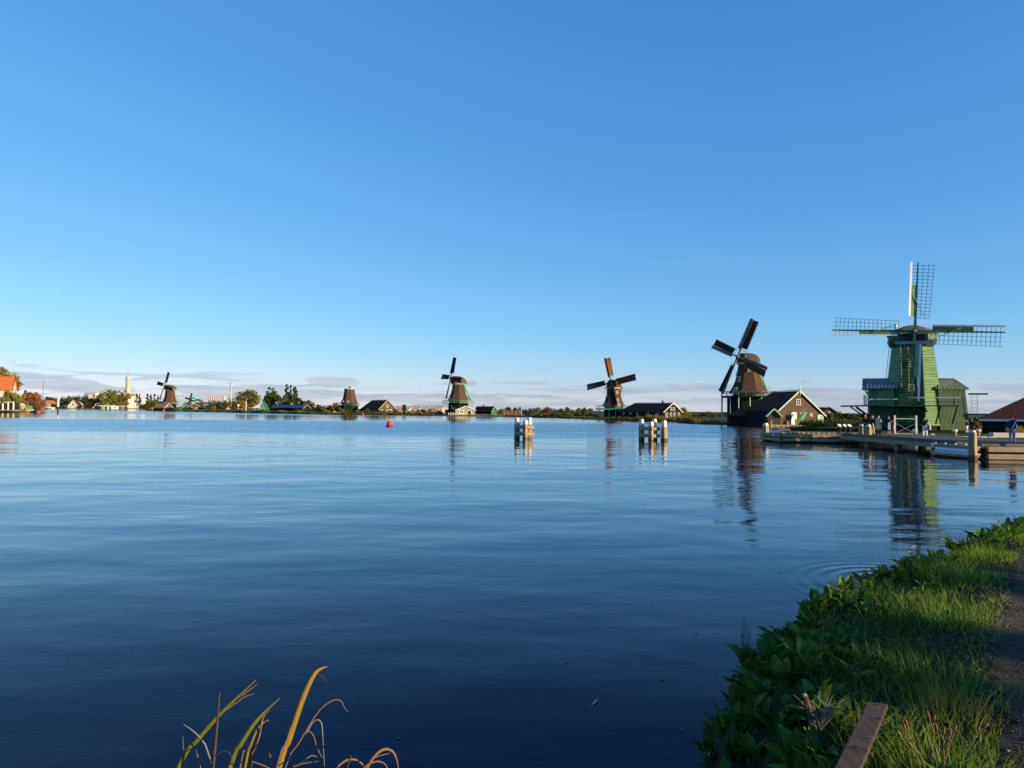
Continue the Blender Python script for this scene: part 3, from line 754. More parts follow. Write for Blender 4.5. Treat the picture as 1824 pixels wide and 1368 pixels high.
# right house of weathered upright boards
rh = MB(); poly = [(3.1, -2.2), (6.9, 0.6), (6.9, 4.6), (3.1, 4.0)]; top = [(2.9, -1.9), (6.4, 0.65), (6.4, 4.4), (2.9, 3.8)]
rh.loft([[Vector((x, y, 0.1)) for x, y in poly], [Vector((x, y, 6.15)) for x, y in top]]); M['annex'] = mat('weathered_green_boards', (0.20, 0.26, 0.12), 0.85, 0.35, 2.5, bump=0.4, bscale=9, stretch=(4, 4, 0.4))
rho = rh.build('right_house', M['annex'], gm)
bt = MB()
for i in range(22):
    f = (i + 0.5) / 22; a = Vector((3.12, -2.24, 0.1)).lerp(Vector((6.93, 0.56, 0.1)), f); b = Vector((2.92, -1.94, 6.1)).lerp(Vector((6.43, 0.61, 6.1)), f)
    bt.beam(a, b, 0.06, 0.05)
bt.build('boarding', M['annex'], rho)
rr = MB(); e = [(2.6, -2.4, 6.1), (6.85, 0.5, 6.1), (6.85, 4.7, 6.1), (2.5, 4.2, 6.1)]; g0, g1 = (2.4, 1.0, 7.75), (5.2, 2.3, 7.75)
rr.slab([e[0], e[1], g1, g0], 0.1); rr.slab([e[2], e[3], g0, g1], 0.1); rr.slab([e[1], e[2], g1], 0.1)
rro = rr.build('right_roof', mat('old_green_roof', (0.11, 0.15, 0.08), 0.6, 0.25, 1.0), gm)
for i in range(9):
    f = i / 8; MB().beam(Vector(e[0]).lerp(Vector(e[1]), f) + Vector((0, 0, 0.05)), Vector(g0).lerp(Vector(g1), f) + Vector((0, 0, 0.04)), 0.08, 0.07).build('seam', rro.data.materials[0], rro)
MB().beam((2.9, -2.3, 6.05), (3.2, -0.6, 7.0), 0.1, 0.18).build('verge_board', M['rope'], gm)
ob = MB(); ob.beam((6.9, 1.6, 5.4), (9.2, 1.6, 5.4), 0.25, 0.25); ob.build('hoist_beam', M['green'], gm)
ld = MB()
for x in (7.05, 7.75): ld.beam((x, 0.2, 2.6), (x, 0.2, 5.2), 0.07, 0.07)
for i in range(5): ld.beam((7.05, 0.2, 2.9 + 0.5 * i), (7.75, 0.2, 2.9 + 0.5 * i), 0.05, 0.05)
ld.build('ladder', M['white'], gm)
MB().box((8.6, 0.8, 2.45), (4.0, 1.6, 0.18)).build('rear_landing', M['tar'], gm)
# stage along the front with crane beam to the left
MB().box((-0.5, -4.75, 3.55), (11.0, 2.2, 0.18)).build('stage_deck', M['green_deep'], gm)
MB().beam((-9.2, -3.9, 3.45), (-5.6, -3.9, 3.55), 0.5, 0.22, w1=0.7).build('crane_beam', M['black'], gm)
MB().beam((-8.9, -2.7, 3.5), (-5.6, -2.7, 3.55), 0.5, 0.2, w1=0.7).build('crane_beam', M['black'], gm)
MB().beam((-5.5, -3.9, 1.4), (-7.9, -3.9, 3.35), 0.18, 0.2).build('crane_brace', M['tar'], gm)
MB().beam((-5.5, -2.7, 1.9), (-7.2, -2.7, 3.35), 0.2, 0.3).build('crane_brace', M['tar'], gm)
for x in (-4.9, -3.0, -1.2, 0.6, 2.4, 4.3):
    MB().beam((x, -3.75, 1.0), (x + 0.35, -5.6, 3.45), 0.15, 0.15).build('stage_strut', M['green_deep'], gm)
    MB().beam((x, -5.75, 3.5), (x, -5.75, 4.7), 0.11, 0.11).build('railing_post', M['green_deep'], gm)
MB().beam((-0.9, -5.75, 4.72), (5.1, -5.75, 4.72), 0.09, 0.14).build('railing', M['white'], gm)
MB().beam((-5.6, -5.75, 4.45), (-2.2, -5.75, 4.5), 0.09, 0.16).build('railing', M['white'], gm)
MB().beam((-5.8, -5.75, 4.1), (5.0, -5.75, 4.1), 0.07, 0.09).build('railing', M['green_deep'], gm)
for x in (-6.0, -5.5): MB().beam((x, -5.6, 3.6), (x, -5.6, 5.0), 0.14, 0.14).build('railing_post', M['green_deep'], gm)
for x, x2 in ((-1.6, -1.6), (-0.7, -0.7), (0.3, 0.3)):     # hanging chains and ropes
    MB().tube([(x, -3.25, 12.3), (x, -3.9, 8.0), (x2, -4.2, 6.2)], 0.035, 4).build('rope', M['rope'], gm)
lad = MB()     # ladder up the left flank
for o in (0, 0.45): lad.beam((-3.35, -0.7 + o, 7.6), (-2.75, -0.7 + o, 13.2), 0.06, 0.06)
for i in range(13): lad.beam((-3.35 + 0.05 * i * 0.92, -0.7, 7.8 + 0.42 * i), (-3.35 + 0.05 * i * 0.92, -0.25, 7.8 + 0.42 * i), 0.05, 0.05)
lad.build('flank_ladder', M['white'], gm)
# long tarred barn at the right edge
bL = 26.0; bx, by = gx(1742, 92), 92.0
rb = barn((bx + 0.84 * bL - 1.6, by - 0.54 * bL - 3.4, G0), -57, 'long low black barn with dark roof and white eave board at the right edge', w=9.0, L=bL, eave=1.95, ridge=4.5, hip=5.0, trim='white', wall='tar', over=0.5)
MB().beam((-4.5 - 0.56, -0.4, 1.6), (-4.5 - 0.56, bL + 0.4, 1.6), 0.06, 0.22).build('eave_board', M['white'], rb)
d = MB().box((-4.56, bL - 5.2, 0.75), (0.12, 0.8, 1.5)).build('door', M['green_bright'], rb)
f = MB(); f.box((-4.6, bL - 4.74, 0.75), (0.14, 0.1, 1.6)); f.box((-4.6, bL - 5.66, 0.75), (0.14, 0.1, 1.6)); f.build('door_frame', M['white'], d)
MB().beam((0, bL - 5.2, 4.3), (0, bL - 5.2, 7.2), 0.07, 0.07).build('flagpole', M['white'], rb)
# ------------------------------------------------------------------ mooring piles, buoys, jetty
def pile(name, x, y, zt, w, label, parent=None, rz=0.0, cap=0.0, chisel=0.0, group=None, m=None, wet=0.22):
    """square mooring pile with worn white head and wet foot"""
    root = empty(name, (x, y, 0), rz, label, 'mooring post', group) if parent is None else None
    P = root or parent; ox, oy = (0, 0) if root else (x, y)
    n = lambda z, k: [Vector((ox + i * w / 2 * k, oy + j * w / 2 * k, z)) for i, j in ((-1, -1), (1, -1), (1, 1), (-1, 1))]
    MB().loft([n(-1.0, 1.02), n(wet, 1.02)]).build('wet_foot', M['pilewet'], P)
    zs = zt - cap
    MB().loft([n(wet, 1.0), n(zs * 0.6, 0.97), n(zs, 0.86 if chisel else 0.95)]).build('shaft', m or M['pile'], P, bevel=0.02)
    if cap: MB().loft([n(zs, 0.86 if chisel else 0.95), n(zt - 0.12, 0.72), n(zt, 0.6)]).build('white_head', M['whitecap'], P, bevel=0.02)
    return root
def dolphin(px, Y, label, extra=False):
    x0 = gx(px, Y); root = empty('mooring_dolphin', (x0, Y, 0), 0, label, 'mooring dolphin', 'wooden mooring dolphins in the river')
    k = Y / 1265.0
    for dx, dy, zt in ((-14, 0.35, 1.95), (1, -0.22, 1.72), (8, 0.1, 1.98)):
        r = dx * k; o = MB()
        w = 0.38; c, s = math.cos(R(38)), math.sin(R(38))
        def ring(z, kk): return [Vector((r + (i * c - j * s) * w / 2 * kk, dy + (i * s + j * c) * w / 2 * kk, z)) for i, j in ((-1, -1), (1, -1), (1, 1), (-1, 1))]
        p = MB().loft([ring(-1, 1), ring(0.2, 1), ring(1.35, 0.98)]).build('pile', M['pile'], root, bevel=0.015)
        MB().loft([ring(-0.9, 1.03), ring(0.16, 1.03)]).build('wet_foot', M['pilewet'], p)
        MB().loft([ring(1.35, 0.98), ring(zt - 0.05, 0.74), ring(zt, 0.6)]).build('white_head', M['whitecap'], p, bevel=0.015)
    for z in (0.45, 1.08):
        MB().beam((-18 * k, 0.02, z), (2 * k, -0.62, z), 0.26, 0.29).build('cross_timber', M['beam'], root, bevel=0.02)
        MB().beam((-2 * k, -0.50, z), (16 * k, -0.14, z), 0.24, 0.29).build('cross_timber', M['beam'], root, bevel=0.02)
        MB().beam((-13 * k, 0.72, z + 0.02), (15 * k, 0.46, z + 0.02), 0.24, 0.29).build('cross_timber', M['beam'], root, bevel=0.02)
    return root
dolphin(935, 66, 'three pile mooring dolphin standing alone in open water, left one')
dolphin(1158, 64, 'three pile mooring dolphin with a single pile close to its right')
pile('mooring_post', gx(1183, 63.5), 63.5, 1.85, 0.44, 'single white topped mooring pile right of the right dolphin', rz=R(38), cap=0.6, chisel=1)

def buoy(px, Y, label, s=1.0):
    root = empty('mooring_buoy', (gx(px, Y), Y, 0), 0, label, 'buoy', 'red mooring buoys')
    red = mat('buoy_red', (0.62, 0.05, 0.05), 0.45, 0.15, 2.0, spec=0.4)
    prof = [(-0.3, 0.46), (0.05, 0.55), (0.16, 0.55), (0.2, 0.5), (0.72, 0.40), (0.86, 0.28), (0.9, 0.1)]
    def rings(a): return [[Vector((r * s * math.cos(2 * math.pi * k / 20), r * s * math.sin(2 * math.pi * k / 20), z * s)) for k in range(20)] for z, r in a]
    MB().loft(rings(prof[3:])).build('float', red, root, smooth=True)
    MB().loft(rings(prof[:4])).build('collar', mat('buoy_dark', (0.12, 0.02, 0.025), 0.6), root, smooth=True)
    MB().tube([Vector((0.09 * s * math.cos(t * math.pi / 5), 0, 0.98 * s + 0.09 * s * math.sin(t * math.pi / 5))) for t in range(11)], 0.02 * s, 5).build('lifting_ring', M['white'], root)
buoy(694, 106, 'big red mooring buoy in open water, nearest of the buoys')
buoy(646, 256, 'small pale red buoy before the capless mill tower', 0.9)
buoy(291, 372, 'faded pink buoy by the far left bank', 1.3)
wp = empty('channel_post', (gx(103, 264), 264, 0), 0, 'tall white and black channel post near the left quay', 'post')
MB().tube([(0, 0, -1), (0, 0, 2.4)], 0.28, 10).build('black_foot', M['black'], wp)
MB().tube([(0, 0, 2.4), (0, 0, 6.2), (0, 0, 6.4)], [0.34, 0.3, 0.1], 10).build('white_shaft', M['white'], wp)
pile('mooring_post', gx(76, 268), 268, 2.3, 0.9, 'short thick brown post beside the left quay', m=M['brick'])
tag(MB().tube([(0, 0, 0), (0, 0, 17)], [0.16, 0.08], 6).build('mast', M['black']), 'thin dark mast above the autumn bushes at the left', 'mast').location = (gx(75.5, 420), 420, 0.5)

# --- left mooring platform
JZ = 0.80
A0 = Vector((gx(1358, 66), 66, 0)); A1 = Vector((gx(1393, 62.6), 62.6, 0)); A2 = Vector((gx(1548, 61.2), 61.2, 0))
A3 = Vector((A2.x + 4.5, 64.2, 0)); A4 = Vector((A0.x + 0.4, 66.4, 0))
lp = empty('mooring_platform', A1, 0, 'low timber mooring platform with sunlit fender beams, left of the people', 'jetty')
def wl_(v): return Vector(v) - A1
MB().prism([wl_(p) + Vector((0, 0, JZ - 0.13)) for p in (A0, A1, A2, A3, A4)], (0, 0, 0.13)).build('deck', M['deckwood'], lp)
def fenders(parent, org, p, q, n, zs, m, nrm, t=0.26, h=0.27):
    for z in zs:
        for i in range(n):
            a = p.lerp(q, i / n + 0.004) - org; b = q.lerp(p, 1 - (i + 1) / n + 0.004) - org
            up = Vector((0, 0, z))
            MB().beam(a + up + nrm * t / 2, b + up + nrm * t / 2, t, h).build('fender_beam', m, parent, bevel=0.02)
def nrm_of(p, q):
    d = (q - p); return Vector((d.y, -d.x, 0)).normalized()
fenders(lp, A1, A0, A1, 1, (0.27, 0.62), M['beam'], nrm_of(A0, A1))
fenders(lp, A1, A1, A2, 3, (0.27, 0.62), M['beam'], nrm_of(A1, A2))
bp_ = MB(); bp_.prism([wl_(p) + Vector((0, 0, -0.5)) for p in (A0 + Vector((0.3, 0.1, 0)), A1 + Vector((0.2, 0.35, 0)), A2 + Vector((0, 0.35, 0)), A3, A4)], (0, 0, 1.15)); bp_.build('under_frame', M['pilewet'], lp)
for i in range(17):
    p = A1.lerp(A2, (i + 0.5) / 17) - A1
    MB().box((p.x, p.y + 0.25, JZ + 0.06), (0.22, 0.1, 0.12)).build('edge_block', M['beam'], lp)
MB().beam(A1 - A1 + Vector((0, 0.32, JZ + 0.16)), A2 - A1 + Vector((0, 0.32, JZ + 0.16)), 0.1, 0.09).build('edge_rail', M['deckwood'], lp)
pile('mooring_post', gx(1364, 65.6), 65.6, 1.66, 0.46, 'white headed pile at the outer end of the low mooring platform', rz=R(30), cap=0.25, wet=0.3)
pile('mooring_post', gx(1535, 59.2), 59.2, 1.74, 0.38, 'left one of the two stout piles in front of the group of people', rz=R(35), cap=0.15, wet=0.3)
pile('mooring_post', gx(1547, 57.4), 57.4, 1.74, 0.38, 'right one of the two stout piles in front of the group of people', rz=R(35), cap=0.15, wet=0.3)

# --- walkway deck between the two platforms
B = [Vector(p) for p in ((28.25, 45.0, 0), (28.3, 60.9, 0), (33.2, 64.0, 0), (36.2, 64.0, 0), (36.6, 51.0, 0), (37.5, 46.2, 0))]
wk = empty('walkway', B[0], 0, 'wide dark timber walkway on piles between the two mooring platforms', 'jetty')
MB().prism([p - B[0] + Vector((0, 0, JZ - 0.10)) for p in B], (0, 0, 0.12)).build('deck', M['deckwood'], wk)
MB().beam(Vector((-0.1, 0, JZ - 0.24)), B[1] - B[0] + Vector((-0.1, 0, JZ - 0.24)), 0.2, 0.3).build('edge_girder', M['beam'], wk)
MB().beam(Vector((0.02, 0, JZ + 0.09)), B[1] - B[0] + Vector((0.02, 0, JZ + 0.09)), 0.12, 0.1).build('edge_rail', M['deckwood'], wk)
for y in (3.0, 7.6, 12.0):
    for x in (0.35, 4.6): MB().box((x, y, 0.1), (0.42, 0.42, 1.15)).build('pile', M['pile'], wk)
    MB().beam((0.1, y, 0.42), (5.2, y, 0.42), 0.25, 0.25).build('cross_beam', M['pilewet'], wk)
# --- right platform with banner
C0 = Vector((26.75, 45.0, 0)); C1 = Vector((27.45, 41.6, 0)); C2 = Vector((44, 40.6, 0)); C3 = Vector((44, 46.2, 0)); C4 = Vector((28, 46.2, 0))
rp = empty('mooring_platform', C1, 0, 'right hand timber mooring platform carrying a white banner and a backpacker', 'jetty')
rl = lambda v: Vector(v) - C1
MB().prism([rl(p) + Vector((0, 0, JZ - 0.17)) for p in (C0, C1, C2, C3, C4)], (0, 0, 0.13)).build('deck', M['deckwood'], rp)
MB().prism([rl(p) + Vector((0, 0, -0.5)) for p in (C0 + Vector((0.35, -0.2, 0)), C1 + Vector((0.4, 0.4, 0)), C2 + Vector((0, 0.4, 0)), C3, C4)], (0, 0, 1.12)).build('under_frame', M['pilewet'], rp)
fenders(rp, C1, C1 + Vector((0.2, 0, 0)), C2, 3, (0.18, 0.60), M['beam'], nrm_of(C1, C2), h=0.30)
fenders(rp, C1, C0, C1, 1, (0.22, 0.62), M['beam'], nrm_of(C0, C1))
for i in range(12):
    p = C1.lerp(C2, (i + 0.5) / 12) - C1
    MB().beam((p.x - 0.55, p.y + 0.3, JZ + 0.05), (p.x + 0.55, p.y + 0.3, JZ + 0.05), 0.14, 0.13).build('edge_rail', M['deckwood'], rp)
    MB().beam((p.x - 0.6, p.y + 2.6, JZ + 0.04), (p.x + 0.6, p.y + 2.6, JZ + 0.04), 0.12, 0.12).build('edge_rail', M['deckwood'], rp)
dn = nrm_of(C0, C1); cd = (C1 - C0).normalized()
for i in range(4):
    p = C0.lerp(C1, 0.12 + 0.22 * i) - C1
    MB().tube([p + dn * 0.27 + Vector((0, 0, 0.83)), p + dn * 0.33 + Vector((0, 0, 0.83))], 0.05, 8).build('reflector', M['white'], rp)
pile('mooring_post', gx(1733, 41.3), 41.3, 1.72, 0.36, 'stout pile at the corner of the right platform beside the banner', rz=R(35), cap=0.12, wet=0.25)

def lettering(parent, text, size, origin, xdir, zdir, m, name='lettering'):
    cu = bpy.data.curves.new(name, 'FONT'); cu.body = text; cu.size = size; cu.align_x = 'CENTER'; cu.align_y = 'CENTER'; cu.extrude = 0.002
    tmp = bpy.data.objects.new('tmp', cu); COL.objects.link(tmp)
    bpy.context.view_layer.update()
    me = bpy.data.meshes.new_from_object(tmp.evaluated_get(bpy.context.evaluated_depsgraph_get()))
    bpy.data.objects.remove(tmp); bpy.data.curves.remove(cu)
    me.materials.clear(); me.materials.append(m)
    o = bpy.data.objects.new(name, me); COL.objects.link(o); o.parent = parent
    x = Vector(xdir).normalized(); z = Vector(zdir).normalized(); n = x.cross(z)
    mt = Matrix((x, z, n)).transposed().to_4x4(); mt.translation = origin
    o.matrix_local = mt
    return o
bn = empty('banner', C0.lerp(C1, 0.5) + dn * 0.29, 0, 'pale banner with small lettering hung on the right platform beams', 'banner')
xd = cd; half = 1.38
sheet = MB(); N_ = 12; vs = []; fs = []
for i in range(N_ + 1):
    f = i / N_; sag = 0.02 * math.sin(i * 1.7) - 0.03 * (f > 0.5) * (f - 0.5)
    for z, d_ in ((0.58, 0.0), (0.34 + sag, 0.02), (0.20 + sag, 0.0)):
        vs.append(xd * (-half + 2 * half * f) + dn * d_ + Vector((0, 0, z - 0.02 * f)))
for i in range(N_):
    for j in range(2): fs.append((i * 3 + j, i * 3 + j + 1, i * 3 + j + 4, i * 3 + j + 3))
sheet.add(vs, fs); so = sheet.build('sheet', mat('banner_sheet', (0.62, 0.68, 0.72), 0.6, 0.08), bn, smooth=True)
so.modifiers.new('solid', 'SOLIDIFY').thickness = 0.006
lettering(bn, 'Voor rondvaart en reserveren: w7.charter', 0.145, dn * 0.035 + Vector((0, 0, 0.40)), xd, (0, 0, 1), mat('banner_ink', (0.12, 0.16, 0.22), 0.6))
def small_sign(text, pos, nrm, label):
    nrm = Vector(nrm).normalized(); x = Vector((0, 0, 1)).cross(nrm).normalized()
    r = empty('letter_sign', pos, 0, label, 'sign')
    MB().prism([x * -0.11 + Vector((0, 0, -0.13)), x * 0.11 + Vector((0, 0, -0.13)), x * 0.11 + Vector((0, 0, 0.13)), x * -0.11 + Vector((0, 0, 0.13))], nrm * 0.02).build('plate', M['white'], r)
    lettering(r, text, 0.24, nrm * 0.024, x, (0, 0, 1), M['black'])
small_sign('H', C0.lerp(C1, 0.04) + dn * 0.30 + Vector((0, 0, 0.68)), dn, 'small white letter sign at the left end of the banner')
small_sign('C', C0.lerp(C1, 0.93) + dn * 0.30 + Vector((0, 0, 0.62)), dn, 'small white letter sign at the right end of the banner')
n01 = nrm_of(A0, A1)
small_sign('D', A0.lerp(A1, 0.7) + n01 * 0.28 + Vector((0, 0, 0.62)), n01, 'small white letter sign on the shaded end of the left platform')
# ------------------------------------------------------------------ trees, bushes, reeds
def leafmat(name, c1, c2, isl=0.45):
    return mat(name, c1, 0.7, 0.3, 0.5, spec=0.15, col2=c2, trans=0.25, island=isl)
LM = {
 'green': leafmat('leaf_green', (0.049, 0.077, 0.020), (0.098, 0.119, 0.028)),
 'dark': leafmat('leaf_dark', (0.025, 0.045, 0.017), (0.049, 0.070, 0.022)),
 'yellow': leafmat('leaf_yellow', (0.182, 0.140, 0.020), (0.294, 0.210, 0.028)),
 'olive': leafmat('leaf_olive', (0.105, 0.101, 0.025), (0.168, 0.140, 0.028)),
 'rust': leafmat('leaf_rust', (0.196, 0.077, 0.028), (0.280, 0.119, 0.035)),
 'lime': leafmat('leaf_lime', (0.126, 0.154, 0.021), (0.224, 0.210, 0.028)),
}
M['bark'] = mat('bark', (0.07, 0.055, 0.04), 0.9, 0.3, 3.0, bump=0.5)
def leaf_cloud(rng, h, w, n_clump, per, leaf, z0=0.18, shape='round'):
    """leaf-sized faces gathered in clumps spread through the crown's volume"""
    c = []
    while len(c) < n_clump:
        p = rng.uniform(-1, 1, 3)
        r = np.linalg.norm(p)
        if r > 1 or r < 0.35: continue
        if shape == 'poplar':
            zz_ = (p[2] + 1) / 2; k = 0.35 + 0.65 * math.sin(math.pi * min(1, zz_ * 0.85 + 0.12))
            c.append((p[0] * w / 2 * k, p[1] * w / 2 * k, h * (z0 + (1 - z0) * zz_ * 0.96)))
        elif shape == 'bush':
            c.append((p[0] * w / 2 * 0.85, p[1] * w / 2 * 0.85, h * 0.85 * abs(p[2]) ** 0.8))
        elif shape == 'conifer':
            zz_ = (p[2] + 1) / 2; k = 1.05 - zz_
            c.append((p[0] * w / 2 * k, p[1] * w / 2 * k, h * (z0 + (1 - z0) * zz_)))
        else:
            c.append((p[0] * w / 2 * 0.82, p[1] * w / 2 * 0.82, h * (z0 + (1 - z0) * (0.5 + 0.46 * p[2]))))
    c = np.array(c); cr = np.full(n_clump, w) * rng.uniform(0.10, 0.2, n_clump)
    if shape == 'poplar': cr *= 1.4
    ctr = np.repeat(c, per, 0); rad = np.repeat(cr, per)
    d = rng.normal(size=(len(ctr), 3)); d /= np.linalg.norm(d, axis=1)[:, None]
    pos = ctr + d * (rad * rng.uniform(0.3, 1.0, len(ctr)) ** 0.6)[:, None] * np.array([1, 1, 0.85])
    pos[:, 2] = np.maximum(pos[:, 2], 0.05)
    u = rng.normal(size=(len(pos), 3)); u /= np.linalg.norm(u, axis=1)[:, None]
    v = np.cross(u, d + rng.normal(size=d.shape) * 0.5); v /= np.linalg.norm(v, axis=1)[:, None] + 1e-6
    s = leaf * rng.uniform(0.6, 1.3, len(pos))[:, None]
    vs = np.stack([pos - u * s * 0.9, pos - v * s * 0.45, pos + u * s * 0.9, pos + v * s * 0.45], 1).reshape(-1, 3)
    return vs, np.arange(len(vs)).reshape(-1, 4), c
def tree(loc, h, w, kind, label, name='tree', shape='round', n=36, per=70, leaf=None, group='trees on the far banks', seed=0, cat='tree', z0=0.18):
    rng = np.random.default_rng(1000 + seed)
    root = empty(name, loc, rng.uniform(0, 6.28), label, cat, group)
    leaf = leaf or max(0.16, 0.04 * (h * w) ** 0.5 + 0.06)
    vs, fs, c = leaf_cloud(rng, h, w, n, per, leaf, z0, shape)
    np_mesh('crown', vs, fs, LM[kind], root)
    tr = MB(); tr.tube([(0, 0, -0.3), (0.02 * h, 0, h * 0.3), (0, 0.01 * h, h * 0.62)], [0.035 * h * 0.5, 0.026 * h * 0.5, 0.012 * h * 0.5], 7)
    for i in range(min(7, n)):
        p = c[i * (n // 7) if n >= 7 else i]
        b = h * (0.05 if shape == 'bush' else rng.uniform(0.25, 0.5)); tr.tube([(0, 0, b), (p[0] * 0.55, p[1] * 0.55, (b + p[2]) / 2 + 0.03 * h), tuple(p)], [0.012 * h * 0.6, 0.008 * h * 0.6, 0.003 * h], 5)
    tr.build('trunk', M['bark'], root)
    return root
_seed = [0]; _used = {}
ORD = ['first', 'second', 'third', 'fourth', 'fifth', 'sixth', 'seventh', 'eighth', 'ninth', 'tenth', 'eleventh', 'twelfth']
def tpx(px, ytop, wpx, Y, kind, label, shape='round', zb=G0, **k):
    """tree whose top reaches picture row ytop at depth Y, wpx columns wide"""
    _seed[0] += 1
    _used[label] = _used.get(label, 0) + 1
    if _used[label] > 1 or k.pop('row', False): label = f'{label}, {ORD[_used[label] - 1]} such from the left'
    return tree((gx(px, Y, zb), Y, zb), max(0.8, zz(px, ytop, Y) - zb), wpx * Y / FPX, kind, label, shape=shape, seed=_seed[0], **k)

# left quay and beyond
tpx(-2, 654, 62, 300, 'yellow', 'tall autumn tree behind the orange roofed house', zb=0.7, n=46)
tpx(14, 690, 46, 270, 'lime', 'yellow green leafy bush before the orange roofed house', zb=0.7, shape='bush', n=50, name='shrub', cat='bush')
tpx(38, 698, 22, 300, 'yellow', 'yellow shrub right of the orange roofed house', zb=0.7, shape='bush', name='shrub', cat='bush')
tpx(56, 699, 36, 330, 'rust', 'russet autumn tree right of the lime green shed', zb=0.7, n=44, z0=0.05)
tpx(44, 694, 10, 345, 'olive', 'slim olive tree between orange house and russet tree', zb=0.7, shape='poplar', n=20)
tpx(72, 710, 22, 360, 'rust', 'low copper bush at the water right of the russet tree', zb=0.7, shape='bush', name='shrub', cat='bush')
far = [(86, 706, 22, 'dark'), (98, 708, 26, 'green'), (112, 707, 18, 'dark'), (126, 704, 26, 'olive'), (140, 703, 24, 'dark'), (156, 708, 24, 'green'), (165, 709, 18, 'olive'), (176, 703, 20, 'dark'),
       (190, 694, 34, 'lime'), (205, 696, 22, 'olive'), (222, 695, 20, 'yellow'), (214, 694, 18, 'yellow')]
kinds = {'dark': 'dark green', 'green': 'mid green', 'olive': 'olive', 'lime': 'yellow green', 'yellow': 'golden yellow', 'rust': 'russet'}
for i, (px, yt, w, k) in enumerate(far):
    tpx(px, yt, w, 880 + 9 * (i % 4), k, f'{kinds[k]} tree on the far bank left of the tower' if px < 200 else f'{kinds[k]} tree around the tower foot', zb=0.5, z0=0.02)
for i, (px, yt, w) in enumerate(((243, 698, 9), (248, 702, 7), (262, 699, 9), (268, 700, 8), (275, 699, 8), (281, 702, 7))):
    tpx(px, yt, w, 760, 'dark', 'slim dark conifer left of the far left windmill', shape='conifer', n=22, zb=0.4, name='conifer_tree', group='conifers left of the far left windmill')
for i, (px, yt, w, k) in enumerate(((268, 713, 20, 'olive'), (281, 708, 18, 'lime'), (258, 719, 22, 'dark'), (288, 714, 16, 'dark'))):
    tpx(px, yt, w, 610, k, f'{kinds[k]} waterside tree left of the far left windmill', z0=0.02)
for i in range(9):
    px = 352 + 10 * i
    k = ('dark', 'olive', 'green', 'rust')[i % 4]
    tpx(px, 709 + (i * 5) % 6 + (3 if i > 3 else 0), 17, 560, k, f'{kinds[k]} low tree in the row below the silos', z0=0.02, n=24, group='low trees below the silos')
for i in range(7):
    px = 318 + 40 * i * 0.5
    tpx(px, 723, 14, 468, ('lime', 'dark', 'olive')[i % 3], 'waterside bush before the far left houses', shape='bush', n=18, name='shrub', cat='bush', group='waterside bushes before the far left houses')
tpx(441, 694, 46, 440, 'olive', 'broad golden olive round tree right of the chimney', n=70, per=50)
tpx(430, 710, 22, 425, 'yellow', 'small yellow tree before the broad round tree', n=26, z0=0.05)
tpx(484, 686, 24, 470, 'green', 'tall dense green tree left of the three poplars', n=54, z0=0.05)
tpx(479, 703, 26, 462, 'dark', 'dark lower tree below the tall dense green tree', n=36, z0=0.02)
tpx(496, 704, 20, 458, 'dark', 'dark bushy tree at the foot of the three poplars', n=30, z0=0.02)
for px, yt, w, pos in ((510, 682, 10, 'left'), (517, 683, 7, 'middle'), (525, 685, 10, 'right')):
    tpx(px, yt, w, 480, 'green', f'slender tall poplar, {pos} one of the three', shape='poplar', n=60, per=80, z0=0.04, name='poplar_tree', group='three poplars')
for i, (px, yt, w, k) in enumerate(((505, 706, 16, 'green'), (532, 706, 18, 'dark'), (544, 711, 22, 'green'), (556, 716, 22, 'olive'), (568, 720, 20, 'green'), (580, 724, 16, 'olive'))):
    tpx(px, yt, w, 400 - 6 * i, k, f'{kinds[k]} bushy tree right of the poplars', z0=0.0, n=30, group='bushy trees between the poplars and the capless mill')
for i, (px, yt, w, k, Y) in enumerate(((598, 717, 20, 'lime', 345), (588, 722, 18, 'dark', 350), (560, 728, 40, 'dark', 332), (584, 730, 16, 'yellow', 318))):
    tpx(px, yt, w, Y, k, f'{kinds[k]} bush just left of the capless mill tower', z0=0.0, shape='bush' if yt > 725 else 'round', name='shrub', cat='bush')
for i in range(10):
    px = 610 + i * 9.2
    tpx(px, 728 + (i * 7) % 5 - 1, 13, 304, ('lime', 'olive', 'dark', 'olive')[i % 4], 'waterside shrub before the capless mill barn', shape='bush', n=20, name='shrub', cat='bush', group='waterside shrubs before the barn of the capless mill')
for i in range(9):
    px = 703 + i * 10
    tpx(px, 727 + (i * 5) % 6, 15, 306, ('olive', 'lime', 'dark')[i % 3], 'low bush on the middle bank', shape='bush', n=20, name='shrub', cat='bush', group='low bushes on the middle bank')
tpx(720, 721, 10, 330, 'green', 'small round green tree right of the capless mill barn')
for i in range(17):
    px = 884 + i * 10.5; k = ('green', 'dark', 'olive', 'rust', 'green', 'yellow')[(i * 5) % 6]
    yt = 729 - ((i * 7) % 5)
    tpx(px, yt, 15, 420 + (i * 37) % 90, k, f'{kinds[k]} low tree between the middle mills', z0=0.0, n=22, group='low far trees between the middle mills')
tpx(976, 726, 20, 400, 'rust', 'broad russet tree right of the two dolphin piles on the far bank', n=36, z0=0.0)
tpx(905, 725, 9, 400, 'dark', 'dark round tree left of the thin flagpole'); tpx(918, 726, 8, 400, 'dark', 'dark round tree just beside the thin flagpole')
tpx(1041, 726, 16, 330, 'olive', 'pale olive tree left of the orange sailed mill')
for i in range(12):
    px = 940 + 11 * i
    tpx(px, 735 + (i * 3) % 4, 17, 288 - 3.2 * i, ('dark', 'olive', 'dark', 'yellow')[i % 4], 'bank bush left of the orange sailed mill', shape='bush', n=18, name='shrub', cat='bush', group='bank bushes left of the orange sailed mill')
tpx(1217, 725, 28, 236, 'yellow', 'golden bush right of the white windowed gable', n=40, shape='bush', name='shrub', cat='bush')
